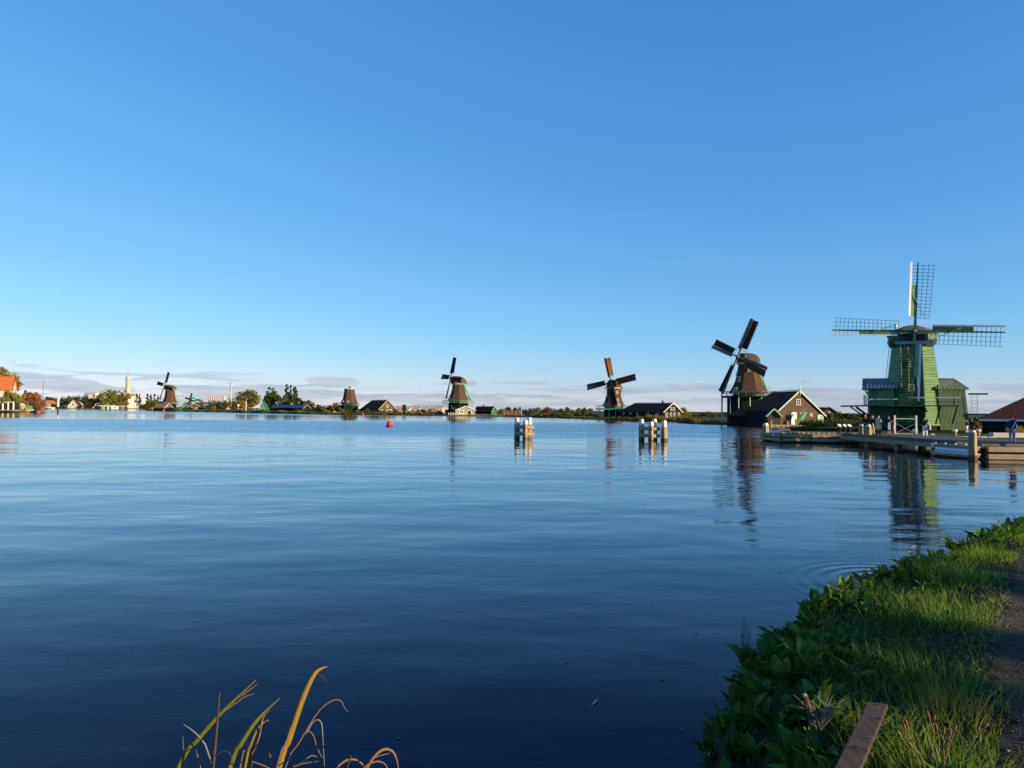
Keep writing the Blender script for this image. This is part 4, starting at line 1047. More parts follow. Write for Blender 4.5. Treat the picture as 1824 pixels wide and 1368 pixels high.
for i in range(7):
    tpx(1236 + 13 * i, 735 - (i % 3), 20, 300, ('olive', 'dark', 'green')[i % 3], 'low distant tree left of the dark sailed mill', n=18, z0=0.0, group='low trees left of the dark sailed mill')
for i in range(8):
    k = ('dark', 'green', 'olive')[i % 3]
    tpx(1466 + 13 * i, 739 - (i * 5) % 4, 20, 170 + 9 * (i % 3), k, f'{kinds[k]} tree behind the reed hedge', n=24, z0=0.0, leaf=0.3, group='trees behind the reed hedge')
for i in range(6):
    tpx(1706 + 12 * i, 742 + (i % 3) * 2, 16, 150, ('olive', 'rust', 'dark')[i % 3], 'low bush left of the black barn', n=22, shape='bush', leaf=0.3, name='shrub', cat='bush', group='bushes between the green mill and the black barn')
tpx(1738, 747, 17, 84, 'yellow', 'round golden bush before the end of the black barn', shape='bush', n=40, leaf=0.16, name='shrub', cat='bush')

# reeds and rough grass along the waterline
def reeds(name, path, zb, h, per_m, wid, m, label, lean=0.25, seed=1, bw=0.05):
    rng = np.random.default_rng(seed); V = []
    for (a, b) in zip(path[:-1], path[1:]):
        a, b = np.array(a), np.array(b); L = np.linalg.norm(b - a); n = int(L * per_m)
        t = rng.random(n); side = np.array([-(b - a)[1], (b - a)[0]]) / L
        p = a + (b - a) * t[:, None] + side * (rng.uniform(0, wid, n))[:, None]
        hh = h * rng.uniform(0.55, 1.1, n) * (0.8 + 0.3 * np.sin(t * L * 0.35 + seed))
        ang = rng.uniform(0, 6.28, n); ln = rng.uniform(0, lean, n) * hh
        bx_, by_ = np.cos(ang) * bw, np.sin(ang) * bw; la = rng.uniform(0, 6.28, n)
        base = np.column_stack([p, np.full(n, zb)])
        o = np.column_stack([bx_, by_, np.zeros(n)]); mid = base + np.column_stack([np.cos(la) * ln * 0.3, np.sin(la) * ln * 0.3, hh * 0.6]); top = base + np.column_stack([np.cos(la) * ln, np.sin(la) * ln, hh])
        V.append(np.stack([base - o, base + o, mid + o * 0.8, mid - o * 0.8, mid - o * 0.8, mid + o * 0.8, top + o * 0.15, top - o * 0.15], 1).reshape(-1, 3))
    V = np.concatenate(V); 
    return tag(np_mesh(name, V, np.arange(len(V)).reshape(-1, 4), m), label, 'reeds', kind='stuff')
REED = mat('reed_gold', (0.13, 0.10, 0.025), 0.8, 0.3, 0.2, col2=(0.20, 0.15, 0.035), trans=0.3, island=0.4)
REEDG = mat('reed_green', (0.055, 0.065, 0.018), 0.8, 0.3, 0.2, col2=(0.10, 0.095, 0.022), trans=0.3, island=0.45)
def pth(*pp): return [(gx(px, Y), Y) for px, Y in pp]
reeds('reed_bed', pth((1285, 149), (1248, 163), (1216, 196), (1150, 219)), 0.1, 1.5, 60, 3.5, REED, 'golden reeds along the bank left of the dark sailed mill', seed=3)
reeds('reed_bed', pth((1545, 122), (1480, 124), (1456, 128)), 0.3, 2.3, 130, 4, REEDG, 'tall green and gold reed hedge left of the green mill', seed=4)
reeds('reed_bed', pth((1150, 217), (1062, 223), (1040, 245), (950, 273), (870, 287)), 0.1, 0.9, 26, 3, REEDG, 'low rough grass on the bank by the orange sailed mill', seed=5, bw=0.08)
reeds('reed_bed', pth((780, 293), (700, 301), (600, 302), (545, 327), (430, 373), (330, 441)), 0.1, 1.3, 26, 4, REEDG, 'rough reeds on the bank below the capless mill', seed=6, bw=0.1)
reeds('reed_bed', pth((545, 326), (470, 356), (425, 374)), 0.1, 1.6, 20, 3, REED, 'golden reeds before the long blue roofed shed', seed=7, bw=0.12)
reeds('reed_bed', pth((1546, 100.5), (1460, 103.5), (1411, 106.5)), 0.25, 0.35, 160, 2.5, REEDG, 'short grass on the low green tongue behind the platform', seed=8, bw=0.03)
reeds('reed_bed', pth((1368, 141), (1330, 144), (1277, 146)), 0.2, 0.45, 120, 2.0, REEDG, 'short bank grass at the foot of the dark sailed mill', seed=9, bw=0.04)
# ------------------------------------------------------------------ left quay, far town and industry
M['render_white'] = mat('white_render', (0.50, 0.47, 0.40), 0.8, 0.1, 0.6)
M['render_grey'] = mat('grey_render', (0.34, 0.34, 0.34), 0.8, 0.15, 0.5)
M['lime'] = mat('lime_boards', (0.16, 0.36, 0.04), 0.6, 0.15, 1.0)
YQ = 282.0
hq = barn((gx(24, YQ), YQ, 0.7), -114, 'white house with bright orange tiled roof at the left edge', w=8.6, L=24, eave=8.3, ridge=13.4, roof='redroof', wall='render_white', side_wall='render_white', trim='tar', name='house', cat='house', chimney=1.2,
     windows=((-2.0, 5.6, 1.0, 1.6), (1.2, 5.6, 1.0, 1.6), (0, 9.2, 0.9, 1.2)), over=0.35, side_windows=((2.0, 6.0, 1.2, 1.6), (5.0, 6.0, 1.2, 1.6)))
MB().beam((-5.0, -0.3, 6.0), (-5.0, -0.3, 0), 0.5, 0.5).build('porch_post', M['white'], hq)
# quay with railing and glass veranda
qd = empty('waterside_terrace', (gx(-30, 266), 266, 0), 0, 'white railed timber terrace over the water at the left edge', 'terrace')
qx0, qx1 = gx(-60, 266) - gx(-30, 266), gx(25, 266) - gx(-30, 266)
MB().box(((qx0 + qx1) / 2, 1.5, 0.9), (qx1 - qx0, 3.4, 0.35)).build('deck', M['beam'], qd)
for i in range(8):
    x = qx1 - 0.3 - i * 2.0
    MB().box((x, 0.1, 0.2), (0.3, 0.3, 1.4)).build('pile', M['pilewet'], qd)
    MB().box((x, 0.0, 2.5), (0.35, 0.35, 3.0)).build('veranda_post', M['white'], qd)
MB().beam((qx0, 0.0, 3.95), (qx1, 0.0, 4.0), 0.3, 0.25).build('veranda_beam', M['white'], qd)
MB().box(((qx0 + qx1) / 2, 2.6, 2.4), (qx1 - qx0, 0.2, 2.8)).build('dark_glazing', M['glass'], qd)
ct = empty('quay_railing', (gx(32, 276), 276, 0.7), 0, 'white slatted railing beside the terrace on the left quay', 'railing')
for i in range(9): MB().box((-1.6 + 0.45 * i, 0, 1.4), (0.14, 0.1, 2.8)).build('baluster', M['white'], ct)
MB().box((0.2, 0, 2.85), (4.2, 0.16, 0.14)).build('top_rail', M['white'], ct)
barn((gx(41, 284), 284, 0.7), 10, 'small brick shed with flat front beside the lime green fence', w=4.4, L=3, eave=3.2, ridge=4.2, wall='brick', trim='rope', name='brick_shed', cat='shed', windows=((0, 1.8, 1.2, 1.2),))
lg = empty('board_fence', (gx(50, 281), 281, 0.7), 0, 'bright lime green board fence on the left quay', 'fence')
for i in range(10): MB().box((-1.2 + 0.3 * i, 0, 1.0), (0.27, 0.08, 2.0 + 0.04 * (i % 3))).build('board', M['lime'], lg)
def boat(px, Y, L, label, hullm, z=0.0, cabin=True, rz=0.2):
    root = empty('boat', (gx(px, Y), Y, z), rz, label, 'boat')
    secs = []
    for x, w, b in ((-0.5, 0.6, 0.05), (-0.2, 1.0, -0.1), (0.2, 0.95, -0.1), (0.42, 0.55, 0.0), (0.5, 0.08, 0.25)):
        ww = w * L * 0.14; secs.append([Vector((x * L, -ww, L * 0.13)), Vector((x * L, -ww * 0.7, b)), Vector((x * L, ww * 0.7, b)), Vector((x * L, ww, L * 0.13))])
    MB().loft(secs).build('hull', M[hullm], root)
    if cabin:
        MB().box((-0.05 * L, 0, L * 0.17), (L * 0.4, L * 0.17, L * 0.1), taper=0.85).build('cabin', M['white'], root)
        MB().box((-0.05 * L, 0, L * 0.18), (L * 0.34, L * 0.172, L * 0.04)).build('cabin_window', M['glass'], root)
    return root
boat(55, 272, 6.5, 'white motor boat with brown hull moored at the left quay', 'brick')
boat(89, 700, 9, 'white boat before the far bank', 'white', cabin=True)
boat(747, 297, 4.5, 'small orange boat on the middle bank', 'redroof', z=0.35, cabin=False)
boat(597, 318, 5, 'upturned rusty boat left of the capless mill', 'redroof', z=0.4, cabin=False)
boat(684, 300, 6, 'flat pale boat moored before the gable of the capless mill barn', 'concrete', cabin=False, rz=0)
# far bank houses and house boats
barn((gx(83, 860), 860, 0.5), 10, 'pale house at the end of the far bank on the left', w=11, L=10, eave=5, ridge=9, wall='render_white', roof='redroof', trim='white', name='house', cat='house', windows=((-2, 3, 1.6, 1.6), (2, 3, 1.6, 1.6)))
barn((gx(130, 815), 815, 0.5), -12, 'white steep gabled house on the far bank', w=11, L=14, eave=2.2, ridge=9.5, wall='render_white', roof='darkroof', trim='white', name='house', cat='house', windows=((0, 4.2, 2.0, 2.2), (-2.6, 1.4, 1.4, 1.4), (2.6, 1.4, 1.4, 1.4)))
barn((gx(140, 830), 830, 0.5), -60, 'low red roofed wing beside the white steep gabled house', w=9, L=13, eave=4.5, ridge=8.0, wall='render_white', roof='redroof', trim='white', name='house', cat='house', windows=((0, 2.6, 3, 1.8),))
for i, (px, w, m_, lab) in enumerate(((157, 26, 'tar', 'long dark boathouse on the far bank'), (178, 11, 'green_pale', 'pale green house boat on the far bank'), (187, 9, 'white', 'white house boat beside the pale green one'), (201, 13, 'white', 'wide gabled white house boat before the golden trees'), (215, 9, 'brick', 'brown boxy house boat right of the white ones'))):
    barn((gx(px, 806 + 6 * i), 806 + 6 * i, 0.3), -8, lab, w=w if m_ != 'tar' else 24, L=8, eave=2.4, ridge=3.8, wall=m_, roof='concrete' if m_ != 'tar' else 'darkroof', trim='white' if m_ != 'tar' else 'tar', name='house_boat', cat='house boat', windows=((-w * 0.22, 1.3, 1.4, 1.2), (w * 0.22, 1.3, 1.4, 1.2)), group='house boats on the far bank')
def block(px, Y, ytop, wpx, dpt, label, m, rows=0, cols=0, zb=0.5, name='office_building', rz=-0.2, roofm='concrete'):
    w = wpx * Y / FPX; h = zz(px, ytop, Y) - zb
    root = empty(name, (gx(px, Y), Y, zb), rz, label, 'building')
    MB().box((0, dpt / 2, h / 2), (w, dpt, h)).build('wall', M[m], root)
    MB().box((0, dpt / 2, h + 0.2), (w + 0.5, dpt + 0.5, 0.5)).build('roof', M[roofm], root)
    for r in range(rows):
        for c in range(cols):
            MB().box((-w / 2 + w * (c + 0.5) / cols, -0.06, h * (r + 0.6) / (rows + 0.2)), (w / cols * 0.6, 0.2, h / rows * 0.45)).build('window', M['glass'], root)
    return root
block(159, 1300, 700, 23, 22, 'white flat roofed block above the far bank trees', 'render_white', 3, 6)
block(153, 1290, 703, 9, 12, 'grey lower block beside the white flat roofed block', 'render_grey', 3, 3)
block(219, 1000, 706, 16, 14, 'white factory building left of the tower foot', 'render_white', 2, 4)
block(233, 1050, 702, 15, 14, 'white factory building right of the tower foot', 'render_white', 3, 4)
block(249, 900, 709, 7, 10, 'narrow pale building right of the tower', 'render_white', 2, 2)
block(263, 920, 711, 18, 12, 'low grey building behind the conifers', 'render_grey', 2, 5)
# telecom tower
tw = empty('telecom_tower', (gx(227, 1180), 1180, 0.5), 0, 'tall pale concrete tower with aerial on the left skyline', 'tower')
kT = 1180 / FPX
zt = lambda y: zz(227, y, 1180) - 0.5
MB().tube([(0, 0, 0), (0, 0, zt(690)), (0, 0, zt(678))], [4.2, 3.3, 3.0], 14).build('shaft', M['render_white'], tw)
for y, r in ((690, 4.4), (686, 4.2), (682, 4.4), (678, 5.0), (674, 4.6)):
    MB().tube([(0, 0, zt(y)), (0, 0, zt(y) + 1.2)], r, 14).build('gallery', M['concrete'], tw)
MB().tube([(0, 0, zt(678)), (0, 0, zt(671))], [3.8, 3.4], 14).build('head', M['render_white'], tw)
MB().tube([(0, 0, zt(671)), (0, 0, zt(665)), (0, 0, zt(657))], [0.9, 0.5, 0.2], 6).build('aerial', M['render_grey'], tw)
# silos and chimney
sr = empty('silo_row', (gx(386, 900), 900, 0.4), -0.1, 'row of tall cream grain silos on the skyline', 'silos')
for i in range(9): MB().tube([(-10.0 + 2.5 * i, 0, 0), (-10.0 + 2.5 * i, 0, zz(386, 705, 900))], 1.22, 12).build('silo', M['render_white'], sr)
block(388, 890, 714, 30, 8, 'low white hall at the foot of the silos', 'render_white', 1, 6, zb=0.4)
block(415, 905, 709, 20, 16, 'grey sloping industrial hall below the chimney', 'render_grey', 1, 5, zb=0.4)
ch = empty('chimney', (gx(410.5, 900), 900, 0.4), 0, 'slim tall pale chimney right of the silos', 'chimney')
MB().tube([(0, 0, 0), (0, 0, zz(410, 684, 900))], [1.1, 0.95], 10).build('stack', M['concrete'], ch)
MB().tube([(0, 0, zz(410, 684, 900)), (0, 0, zz(410, 681, 900))], 1.0, 10).build('stack_top', M['render_grey'], ch)
# blue roofed shed, green gable, signs
sb = barn((gx(546, 350), 350, G0), -82, 'long low shed with blue solar panel roof', w=9, L=17, eave=2.3, ridge=3.9, wall='tar', roof='tar', trim='concrete', name='solar_shed', cat='shed')
pv = mat('solar_panel', (0.016, 0.022, 0.045), 0.25, 0.2, 1.0, spec=0.6)
slp = 1.6 / 4.5
for r_ in range(2):
    for c_ in range(9):
        y0 = 0.2 + c_ * 1.85; x0 = -4.4 + r_ * 2.15; x1 = x0 + 2.0
        z = lambda x: 3.9 + x * slp + 0.12
        MB().slab([(x0, y0 + 1.7, z(x0)), (x0, y0, z(x0)), (x1, y0, z(x1)), (x1, y0 + 1.7, z(x1))], 0.05).build('solar_panel', pv, sb)
barn((gx(466, 372), 372, G0), 3, 'small bright green steep gabled boathouse with white trim', w=4.3, L=6, eave=0.7, ridge=4.7, wall='green_bright', roof='green', trim='mint', name='boathouse', cat='boathouse', windows=((0, 2.3, 1.2, 0.9),), over=0.2)
def signpost(px, Y, ytop, label, plate=None, zb=0.3, r=0.09):
    root = empty('sign_post', (gx(px, Y), Y, zb), 0, label, 'sign post')
    h = zz(px, ytop, Y) - zb
    MB().tube([(0, 0, -1), (0, 0, h)], r, 8).build('pole', M['white'], root)
    if plate: MB().box((0, -0.12, h - plate / 2), (plate, 0.06, plate)).build('plate', M['white'], root)
signpost(438, 366, 714, 'tall white pole on the bank before the round tree', r=0.2)
signpost(424.5, 372, 720, 'white sign plate on a post left of the round tree', plate=1.1)
signpost(454, 366, 722, 'thin grey post left of the green boathouse', r=0.08)
signpost(929, 285, 718, 'thin white flagpole on the middle bank', r=0.07)
signpost(963, 276, 739, 'short white bank post right of the flagpole', r=0.35)
signpost(1194, 400, 719, 'thin mast above the distant trees', r=0.1)
# terraced houses far behind the middle bank
for i, (px, w, yt, m_) in enumerate(((586, 22, 722, 'render_white'), (706, 14, 724, 'brick'), (722, 20, 723, 'render_white'), (742, 16, 722, 'render_grey'), (757, 14, 723, 'render_white'), (770, 16, 723, 'brick'), (784, 12, 722, 'cream'))):
    Yh = 420 + 4 * i; ww = w * Yh / FPX; ht = zz(px, yt, Yh) - G0
    barn((gx(px, Yh) + ww / 2, Yh, G0), -86, f"{ {'render_white': 'white', 'brick': 'red brick', 'render_grey': 'grey', 'cream': 'cream'}[m_] } terraced house with grey roof " + ['left of the capless mill', 'beside the capless mill barn', 'right of the small round tree', 'second from the small round tree', 'third from the small round tree', 'left of the cream one', 'nearest the green staged mill'][i],
         w=8, L=ww, eave=ht * 0.68, ridge=ht, wall=m_, side_wall=m_, roof='render_grey', trim='concrete', name='terraced_house', cat='house', group='terraced houses behind the middle bank', side_windows=tuple((ww * f, ht * 0.4, 0.9, 1.0) for f in (0.25, 0.75)))
# houses behind the reed hedge
barn((gx(1477, 190), 190, G0), 5, 'distant brown gabled house behind the reed hedge', w=5.6, L=8, eave=1.9, ridge=3.7, wall='brownwood', trim='tar', name='house', cat='house', windows=((0, 2.4, 0.5, 0.6),))
barn((gx(1496, 195), 195, G0), -75, 'distant low red roofed house with cream gable behind the reed hedge', w=4.5, L=6, eave=1.2, ridge=2.5, wall='cream', roof='redroof', trim='white', name='house', cat='house')
# timber quay in front of the brown barn
tq = empty('timber_quay', (gx(1371, 124.6), 124.6, 0), 0, 'low sunlit timber quay in front of the brown barn', 'quay')
qL = gx(1500, 124.6) - gx(1371, 124.6)
MB().box((qL / 2, 1.2, 0.42), (qL, 2.6, 0.14)).build('deck', M['beam'], tq)
for i in range(14):
    x = 0.2 + (qL - 0.4) * i / 13
    MB().box((x, -0.12, 0.1), (0.2, 0.22, 0.9)).build('pile', M['pile'], tq)
MB().beam((0, -0.22, 0.34), (qL, -0.22, 0.34), 0.12, 0.24).build('waling', M['beam'], tq)
MB().beam((0, -0.05, 0.05), (qL, -0.05, 0.05), 0.1, 0.3).build('waling', M['beam'], tq)
for x, h in ((0.25, 1.3), (3.1, 1.2), (qL * 0.36, 1.5), (qL * 0.62, 1.4)): MB().box((x, -0.05, h / 2), (0.26, 0.26, h)).build('quay_post', M['pile'], tq)
st = empty('green_stair', (gx(1420, 131.5), 131.5, G0), R(14), 'green outdoor stair and door porch against the brown barn', 'stair')
MB().beam((-0.2, -0.2, 0.1), (1.3, -0.2, 2.4), 0.1, 0.35).build('stringer', M['green_bright'], st); MB().beam((-0.2, -0.9, 0.1), (1.3, -0.9, 2.4), 0.1, 0.35).build('stringer', M['green_bright'], st)
for i in range(9): MB().box((-0.05 + 0.16 * i, -0.55, 0.25 + 0.25 * i), (0.22, 0.7, 0.05)).build('tread', M['green_bright'], st)
for s in (-0.2, -0.9): MB().beam((-0.2, s, 1.0), (1.3, s, 3.2), 0.06, 0.06).build('handrail', M['green_bright'], st)
ys = empty('notice_board', (gx(1428, 131.2), 131.2, G0), R(14), 'pale yellow notice board on the brown barn wall', 'sign')
MB().box((0, 0, 1.9), (0.62, 0.08, 0.85)).build('board', M['cream'], ys); MB().box((-0.1, -0.06, 1.9), (0.24, 0.04, 0.3)).build('emblem', M['brick'], ys)
# landing stage before the green staged mill
ls = empty('landing_stage', (gx(798, 291), 291, 0), 0, 'white posted landing stage below the green staged mill', 'jetty')
lw_ = gx(870, 291) - gx(798, 291)
MB().box((lw_ / 2, 1.0, 0.55), (lw_, 2.2, 0.18)).build('deck', M['beam'], ls)
for i in range(11): MB().box((0.3 + 0.68 * i, -0.1, 0.6), (0.26, 0.26, 1.6 + 0.3 * ((i * 3) % 2))).build('post', M['whitecap'], ls)
for i in range(9): MB().box((7.5 + i * (lw_ - 8) / 8, -0.1, 0.3), (0.25, 0.25, 1.4)).build('pile', M['pile'], ls)
l2 = empty('landing_stage', (gx(872, 286), 286, 0), 0, 'long low sunlit quay edge left of the thin flagpole', 'jetty')
lw2 = gx(935, 284) - gx(872, 286)
MB().box((lw2 / 2, 0.6, 0.5), (lw2, 1.6, 0.25)).build('deck', M['beam'], l2)
for i in range(8): MB().box((0.2 + i * (lw2 - 0.4) / 7, -0.3, 0.35), (0.3, 0.3, 1.2)).build('pile', M['pile'], l2)
fr = empty('timber_stacks', (gx(912, 290), 290, G0), 0, 'open brown timber racks on the quay left of the flagpole', 'timber rack')
for i in range(5):
    MB().box((-3.2 + 1.6 * i, 0, 1.2), (0.3, 0.3, 2.4)).build('post', M['pile'], fr)
for z in (0.7, 1.3, 1.9): MB().beam((-3.6, 0, z), (3.8, 0, z), 0.25, 0.22).build('plank', M['brick'], fr)
l3 = empty('landing_stage', (gx(1012, 252), 252, 0), 0, 'tiny wooden jetty left of the orange sailed mill', 'jetty')
MB().box((2, 0.5, 0.5), (4.4, 1.4, 0.15)).build('deck', M['beam'], l3)
for i in range(5): MB().box((0.2 + 0.9 * i, -0.1, 0.2), (0.18, 0.18, 1.0)).build('pile', M['pile'], l3)
# bits on the lawn before the orange sailed mill
ob1 = empty('hedge_block', (gx(1137, 222), 222, G0), 0, 'clipped yellow green hedge block before the black barn', 'hedge')
vs_, fs_, _c = leaf_cloud(np.random.default_rng(5), 1.0, 1.6, 40, 60, 0.12, 0.05, 'bush'); vs_[:, 0] *= 1.2
np_mesh('foliage', vs_, fs_, LM['lime'], ob1)
dr = empty('green_drum', (gx(1156.5, 221), 221, G0), 0, 'bright green drum on the lawn before the black barn', 'drum')
MB().tube([(0, 0, 0), (0, 0, 0.1), (0, 0, 0.9), (0, 0, 1.0)], [0.42, 0.46, 0.46, 0.4], 12).build('barrel', M['green_bright'], dr); MB().tube([(0, 0, 1.0), (0, 0, 1.06)], 0.3, 10).build('lid', M['green_deep'], dr)
# the aeroplane
ap = empty('aeroplane', at(100, 518, 5200), R(8), 'tiny white aeroplane high over the left bank', 'aeroplane')
MB().tube([(-17, 0, 0), (-14, 0, 0), (12, 0, 0), (18, 0, 1)], [0.4, 2.0, 2.0, 0.5], 10).build('fuselage', M['white'], ap)
for s in (-1, 1):
    MB().prism([(-3, 0, -0.4), (3, 0, -0.4), (7, s * 17, 1.2), (5, s * 17, 1.2)], (0, 0, 0.4)).build('wing', M['white'], ap)
    MB().prism([(13, 0, 0.6), (17, 0, 0.6), (18.5, s * 6, 1), (17, s * 6, 1)], (0, 0, 0.3)).build('tailplane', M['white'], ap)
MB().prism([(12, -0.2, 1), (17.5, -0.2, 1), (19, -0.2, 8), (17, -0.2, 8)], (0, 0.4, 0)).build('fin', M['white'], ap)
# ------------------------------------------------------------------ people on the jetty
def skin_mesh(name, chains, m, parent, levels=2):
    """continuous surface grown over joint chains: [(point, radius), ...]; equal points are shared"""
    bm = bmesh.new(); sl = bm.verts.layers.skin.verify(); seen = {}
    first = True
    for ch in chains:
        prev = None
        for p, r in ch:
            k = tuple(round(c, 3) for c in p)
            v = seen.get(k)
            if v is None:
                v = bm.verts.new(p); rr = r if isinstance(r, tuple) else (r, r)
                v[sl].radius = rr; v[sl].use_root = first; first = False; seen[k] = v
            if prev is not None and prev is not v and bm.edges.get((prev, v)) is None: bm.edges.new((prev, v))
            prev = v
    me = bpy.data.meshes.new(name); bm.to_mesh(me); bm.free(); me.materials.append(m)
    o = bpy.data.objects.new(name, me); COL.objects.link(o); o.parent = parent
    sk = o.modifiers.new('skin', 'SKIN'); sk.use_smooth_shade = True
    sb_ = o.modifiers.new('sub', 'SUBSURF'); sb_.levels = levels; sb_.render_levels = levels
    return o
CL = {}
def cloth(n, c, var=0.15): 
    if n not in CL: CL[n] = mat('cloth_' + n, c, 0.9, var, 6.0, spec=0.1)
    return CL[n]
SKIN = mat('skin', (0.48, 0.27, 0.18), 0.55, 0.08, 6.0, spec=0.3)
def hand(parent, wrist, elbow, m=SKIN):
    w, e = Vector(wrist), Vector(elbow); d = (w - e).normalized()
    s = d.cross(Vector((0, 1, 0.01))).normalized(); hb = MB()
    pe = w + d * 0.08
    hb.beam(w - d * 0.01, pe, 0.05, 0.03, up=s, w1=0.035, h1=0.08)
    n = d.cross(s)
    for i, L in enumerate((0.06, 0.075, 0.08, 0.07)):
        b = pe + s * (-0.03 + 0.02 * i); k = b + d * L * 0.55; hb.tube([b - d * 0.02, k, k + (d * 0.7 + n * 0.7) * L * 0.5], [0.011, 0.0095, 0.007], 5)
    b = w + d * 0.025 - s * 0.035; hb.tube([b, b + (d * 0.6 - s * 0.8) * 0.035, b + (d * 0.95 - s * 0.5) * 0.065], [0.012, 0.011, 0.008], 5)
    return hb.build('hand', m, parent, smooth=True)
def person(px, py_feet, zdeck, h, rz, label, top, legs, hair, shoes, armL, armR, stride=0.1, lean=0.0, dress=None, coat=None, coat_len=0.0, hair_long=False, hat=None, head_yaw=0.0, sleeve=True):
    """arm = (elbow, wrist) in body space, x to the person's left as seen from behind, facing +Y; scaled to body height"""
    y0 = 0.0
    Y = 60.0
    for _ in range(6):
        p = at(px, py_feet, Y); Y *= (CAM_H - zdeck) / max(0.05, CAM_H - p.z)
    root = empty('person', (at(px, py_feet, Y).x, Y, zdeck), rz, label, 'person', 'visitors on the jetty')
    s = h / 1.75; V = lambda x, y, z: Vector((x * s, (y + lean * (z - 0.9) * 0.5) * s, z * s))
    hip = {k: V(k * 0.095, 0, 0.90) for k in (-1, 1)}; knee = {k: V(k * 0.10, 0.03 + k * stride * 0.5, 0.49) for k in (-1, 1)}; ank = {k: V(k * 0.10, k * stride, 0.08) for k in (-1, 1)}
    sh = {k: V(k * 0.185, 0, 1.43) for k in (-1, 1)}
    el = {-1: V(*armL[0]), 1: V(*armR[0])}; wr = {-1: V(*armL[1]), 1: V(*armR[1])}
    pel, wst, chs, nck, chin, hd, crown = V(0, 0, 0.95), V(0, 0, 1.12), V(0, 0, 1.36), V(0, 0.01, 1.48), V(0, 0.03, 1.56), V(0, 0.025, 1.635), V(0, 0.01, 1.70)
    nose = V(0.0 + math.sin(head_yaw) * 0.1, 0.03 + math.cos(head_yaw) * 0.105, 1.62)
    body = [[(pel, 0.12 * s), (wst, 0.10 * s), (chs, (0.14 * s, 0.10 * s)), (nck, 0.05 * s), (chin, 0.066 * s), (hd, 0.088 * s), (crown, 0.06 * s)], [(hd, 0.088 * s), (nose, 0.014 * s)]]
    for k in (-1, 1):
        body.append([(pel, 0.12 * s), (hip[k], 0.085 * s), (knee[k], 0.055 * s), (ank[k], 0.035 * s)])
        body.append([(chs, (0.14 * s, 0.10 * s)), (sh[k], 0.055 * s), (el[k], 0.04 * s), (wr[k], 0.027 * s)])
    bo = skin_mesh('body', body, SKIN, root, 1)
    for k in (-1, 1): hand(bo, wr[k], el[k])
    # clothing
    tr = [[(pel + V(0, 0, 0.06), 0.135 * s), (pel, 0.145 * s)]]
    for k in (-1, 1): tr.append([(pel, 0.145 * s), (hip[k] - V(0, 0, 0.05), 0.108 * s), (knee[k], 0.08 * s), (ank[k] + V(0, 0, 0.03), 0.075 * s)])
    skin_mesh('trousers', tr, legs, root, 1)
    tp = [[(pel + V(0, 0, 0.0), 0.15 * s), (wst, 0.14 * s), (chs, (0.175 * s, 0.13 * s)), (nck - V(0, 0, 0.03), 0.075 * s)]]
    for k in (-1, 1): tp.append([(chs, (0.175 * s, 0.13 * s)), (sh[k], 0.078 * s), (el[k], 0.06 * s)] + ([(wr[k].lerp(el[k], 0.12), 0.047 * s)] if sleeve else []))
    skin_mesh('top', tp, top, root, 1)
    if coat:
        def ell(z, rx, ry): return [V(rx * math.cos(t * math.pi / 8), ry * math.sin(t * math.pi / 8), z) for t in range(16)]
        MB().loft([ell(0.95 - coat_len, 0.25, 0.2), ell(0.95 - coat_len * 0.5, 0.22, 0.18), ell(1.0, 0.185, 0.155), ell(1.2, 0.17, 0.14)]).build('coat_skirt', coat, root, smooth=True)
    hr = [[(hd + V(0, -0.035, 0.02), 0.088 * s), (crown + V(0, -0.005, 0.01), 0.07 * s)]]
    if hair_long: hr.append([(hd + V(0, -0.035, 0.02), 0.088 * s), (nck + V(0, -0.06, 0.02), 0.07 * s), (nck + V(0, -0.08, -0.12), 0.045 * s)])
    skin_mesh('hair', hr, hair, root, 1)
    if hat:
        def el2(z, r): return [V(r * math.cos(t * math.pi / 6), 0.0 + r * 1.1 * math.sin(t * math.pi / 6), z) for t in range(12)]
        MB().loft([el2(1.65, 0.108), el2(1.70, 0.106), el2(1.75, 0.08), el2(1.77, 0.03)]).build('hat', hat, root, smooth=True)
    for k in (-1, 1):
        a = ank[k]
        MB().loft([[V(a.x / s + dx * 0.048 * w_, a.y / s + yy_, z_) for dx, z_ in ((-1, 0.0), (1, 0.0), (0.8, 0.085 * hh), (-0.8, 0.085 * hh))] for yy_, w_, hh in ((-0.08, 0.75, 1.1), (-0.02, 0.95, 1.2), (0.09, 1.05, 0.75), (0.17, 0.7, 0.5))]).build('shoe', shoes, root, smooth=True)
    return root
blk = cloth('black', (0.014, 0.013, 0.016)); drk = cloth('dark_brown', (0.03, 0.02, 0.018)); nav = cloth('navy', (0.012, 0.016, 0.05)); beige = cloth('beige', (0.50, 0.38, 0.22)); sand = cloth('sand', (0.56, 0.46, 0.32))
wht = cloth('white', (0.72, 0.72, 0.74)); jean = cloth('jeans', (0.12, 0.17, 0.28)); hbrown = cloth('hair_brown', (0.06, 0.035, 0.02)); hblond = cloth('hair_fair', (0.26, 0.17, 0.08)); hdark = cloth('hair_dark', (0.014, 0.012, 0.012)); hgrey = cloth('hair_grey', (0.35, 0.32, 0.30))
dn_L, dn_R = ((-0.25, -0.02, 1.14), (-0.26, 0.06, 0.88)), ((0.25, -0.02, 1.14), (0.26, 0.06, 0.88))
person(1542, 775.5, JZ, 1.80, 0.15, 'person in dark jacket with hands low, standing behind the two stout piles', drk, blk, hgrey, blk, ((-0.26, 0.02, 1.14), (-0.22, 0.14, 0.92)), ((0.26, 0.02, 1.14), (0.22, 0.14, 0.92)), stride=0.05)
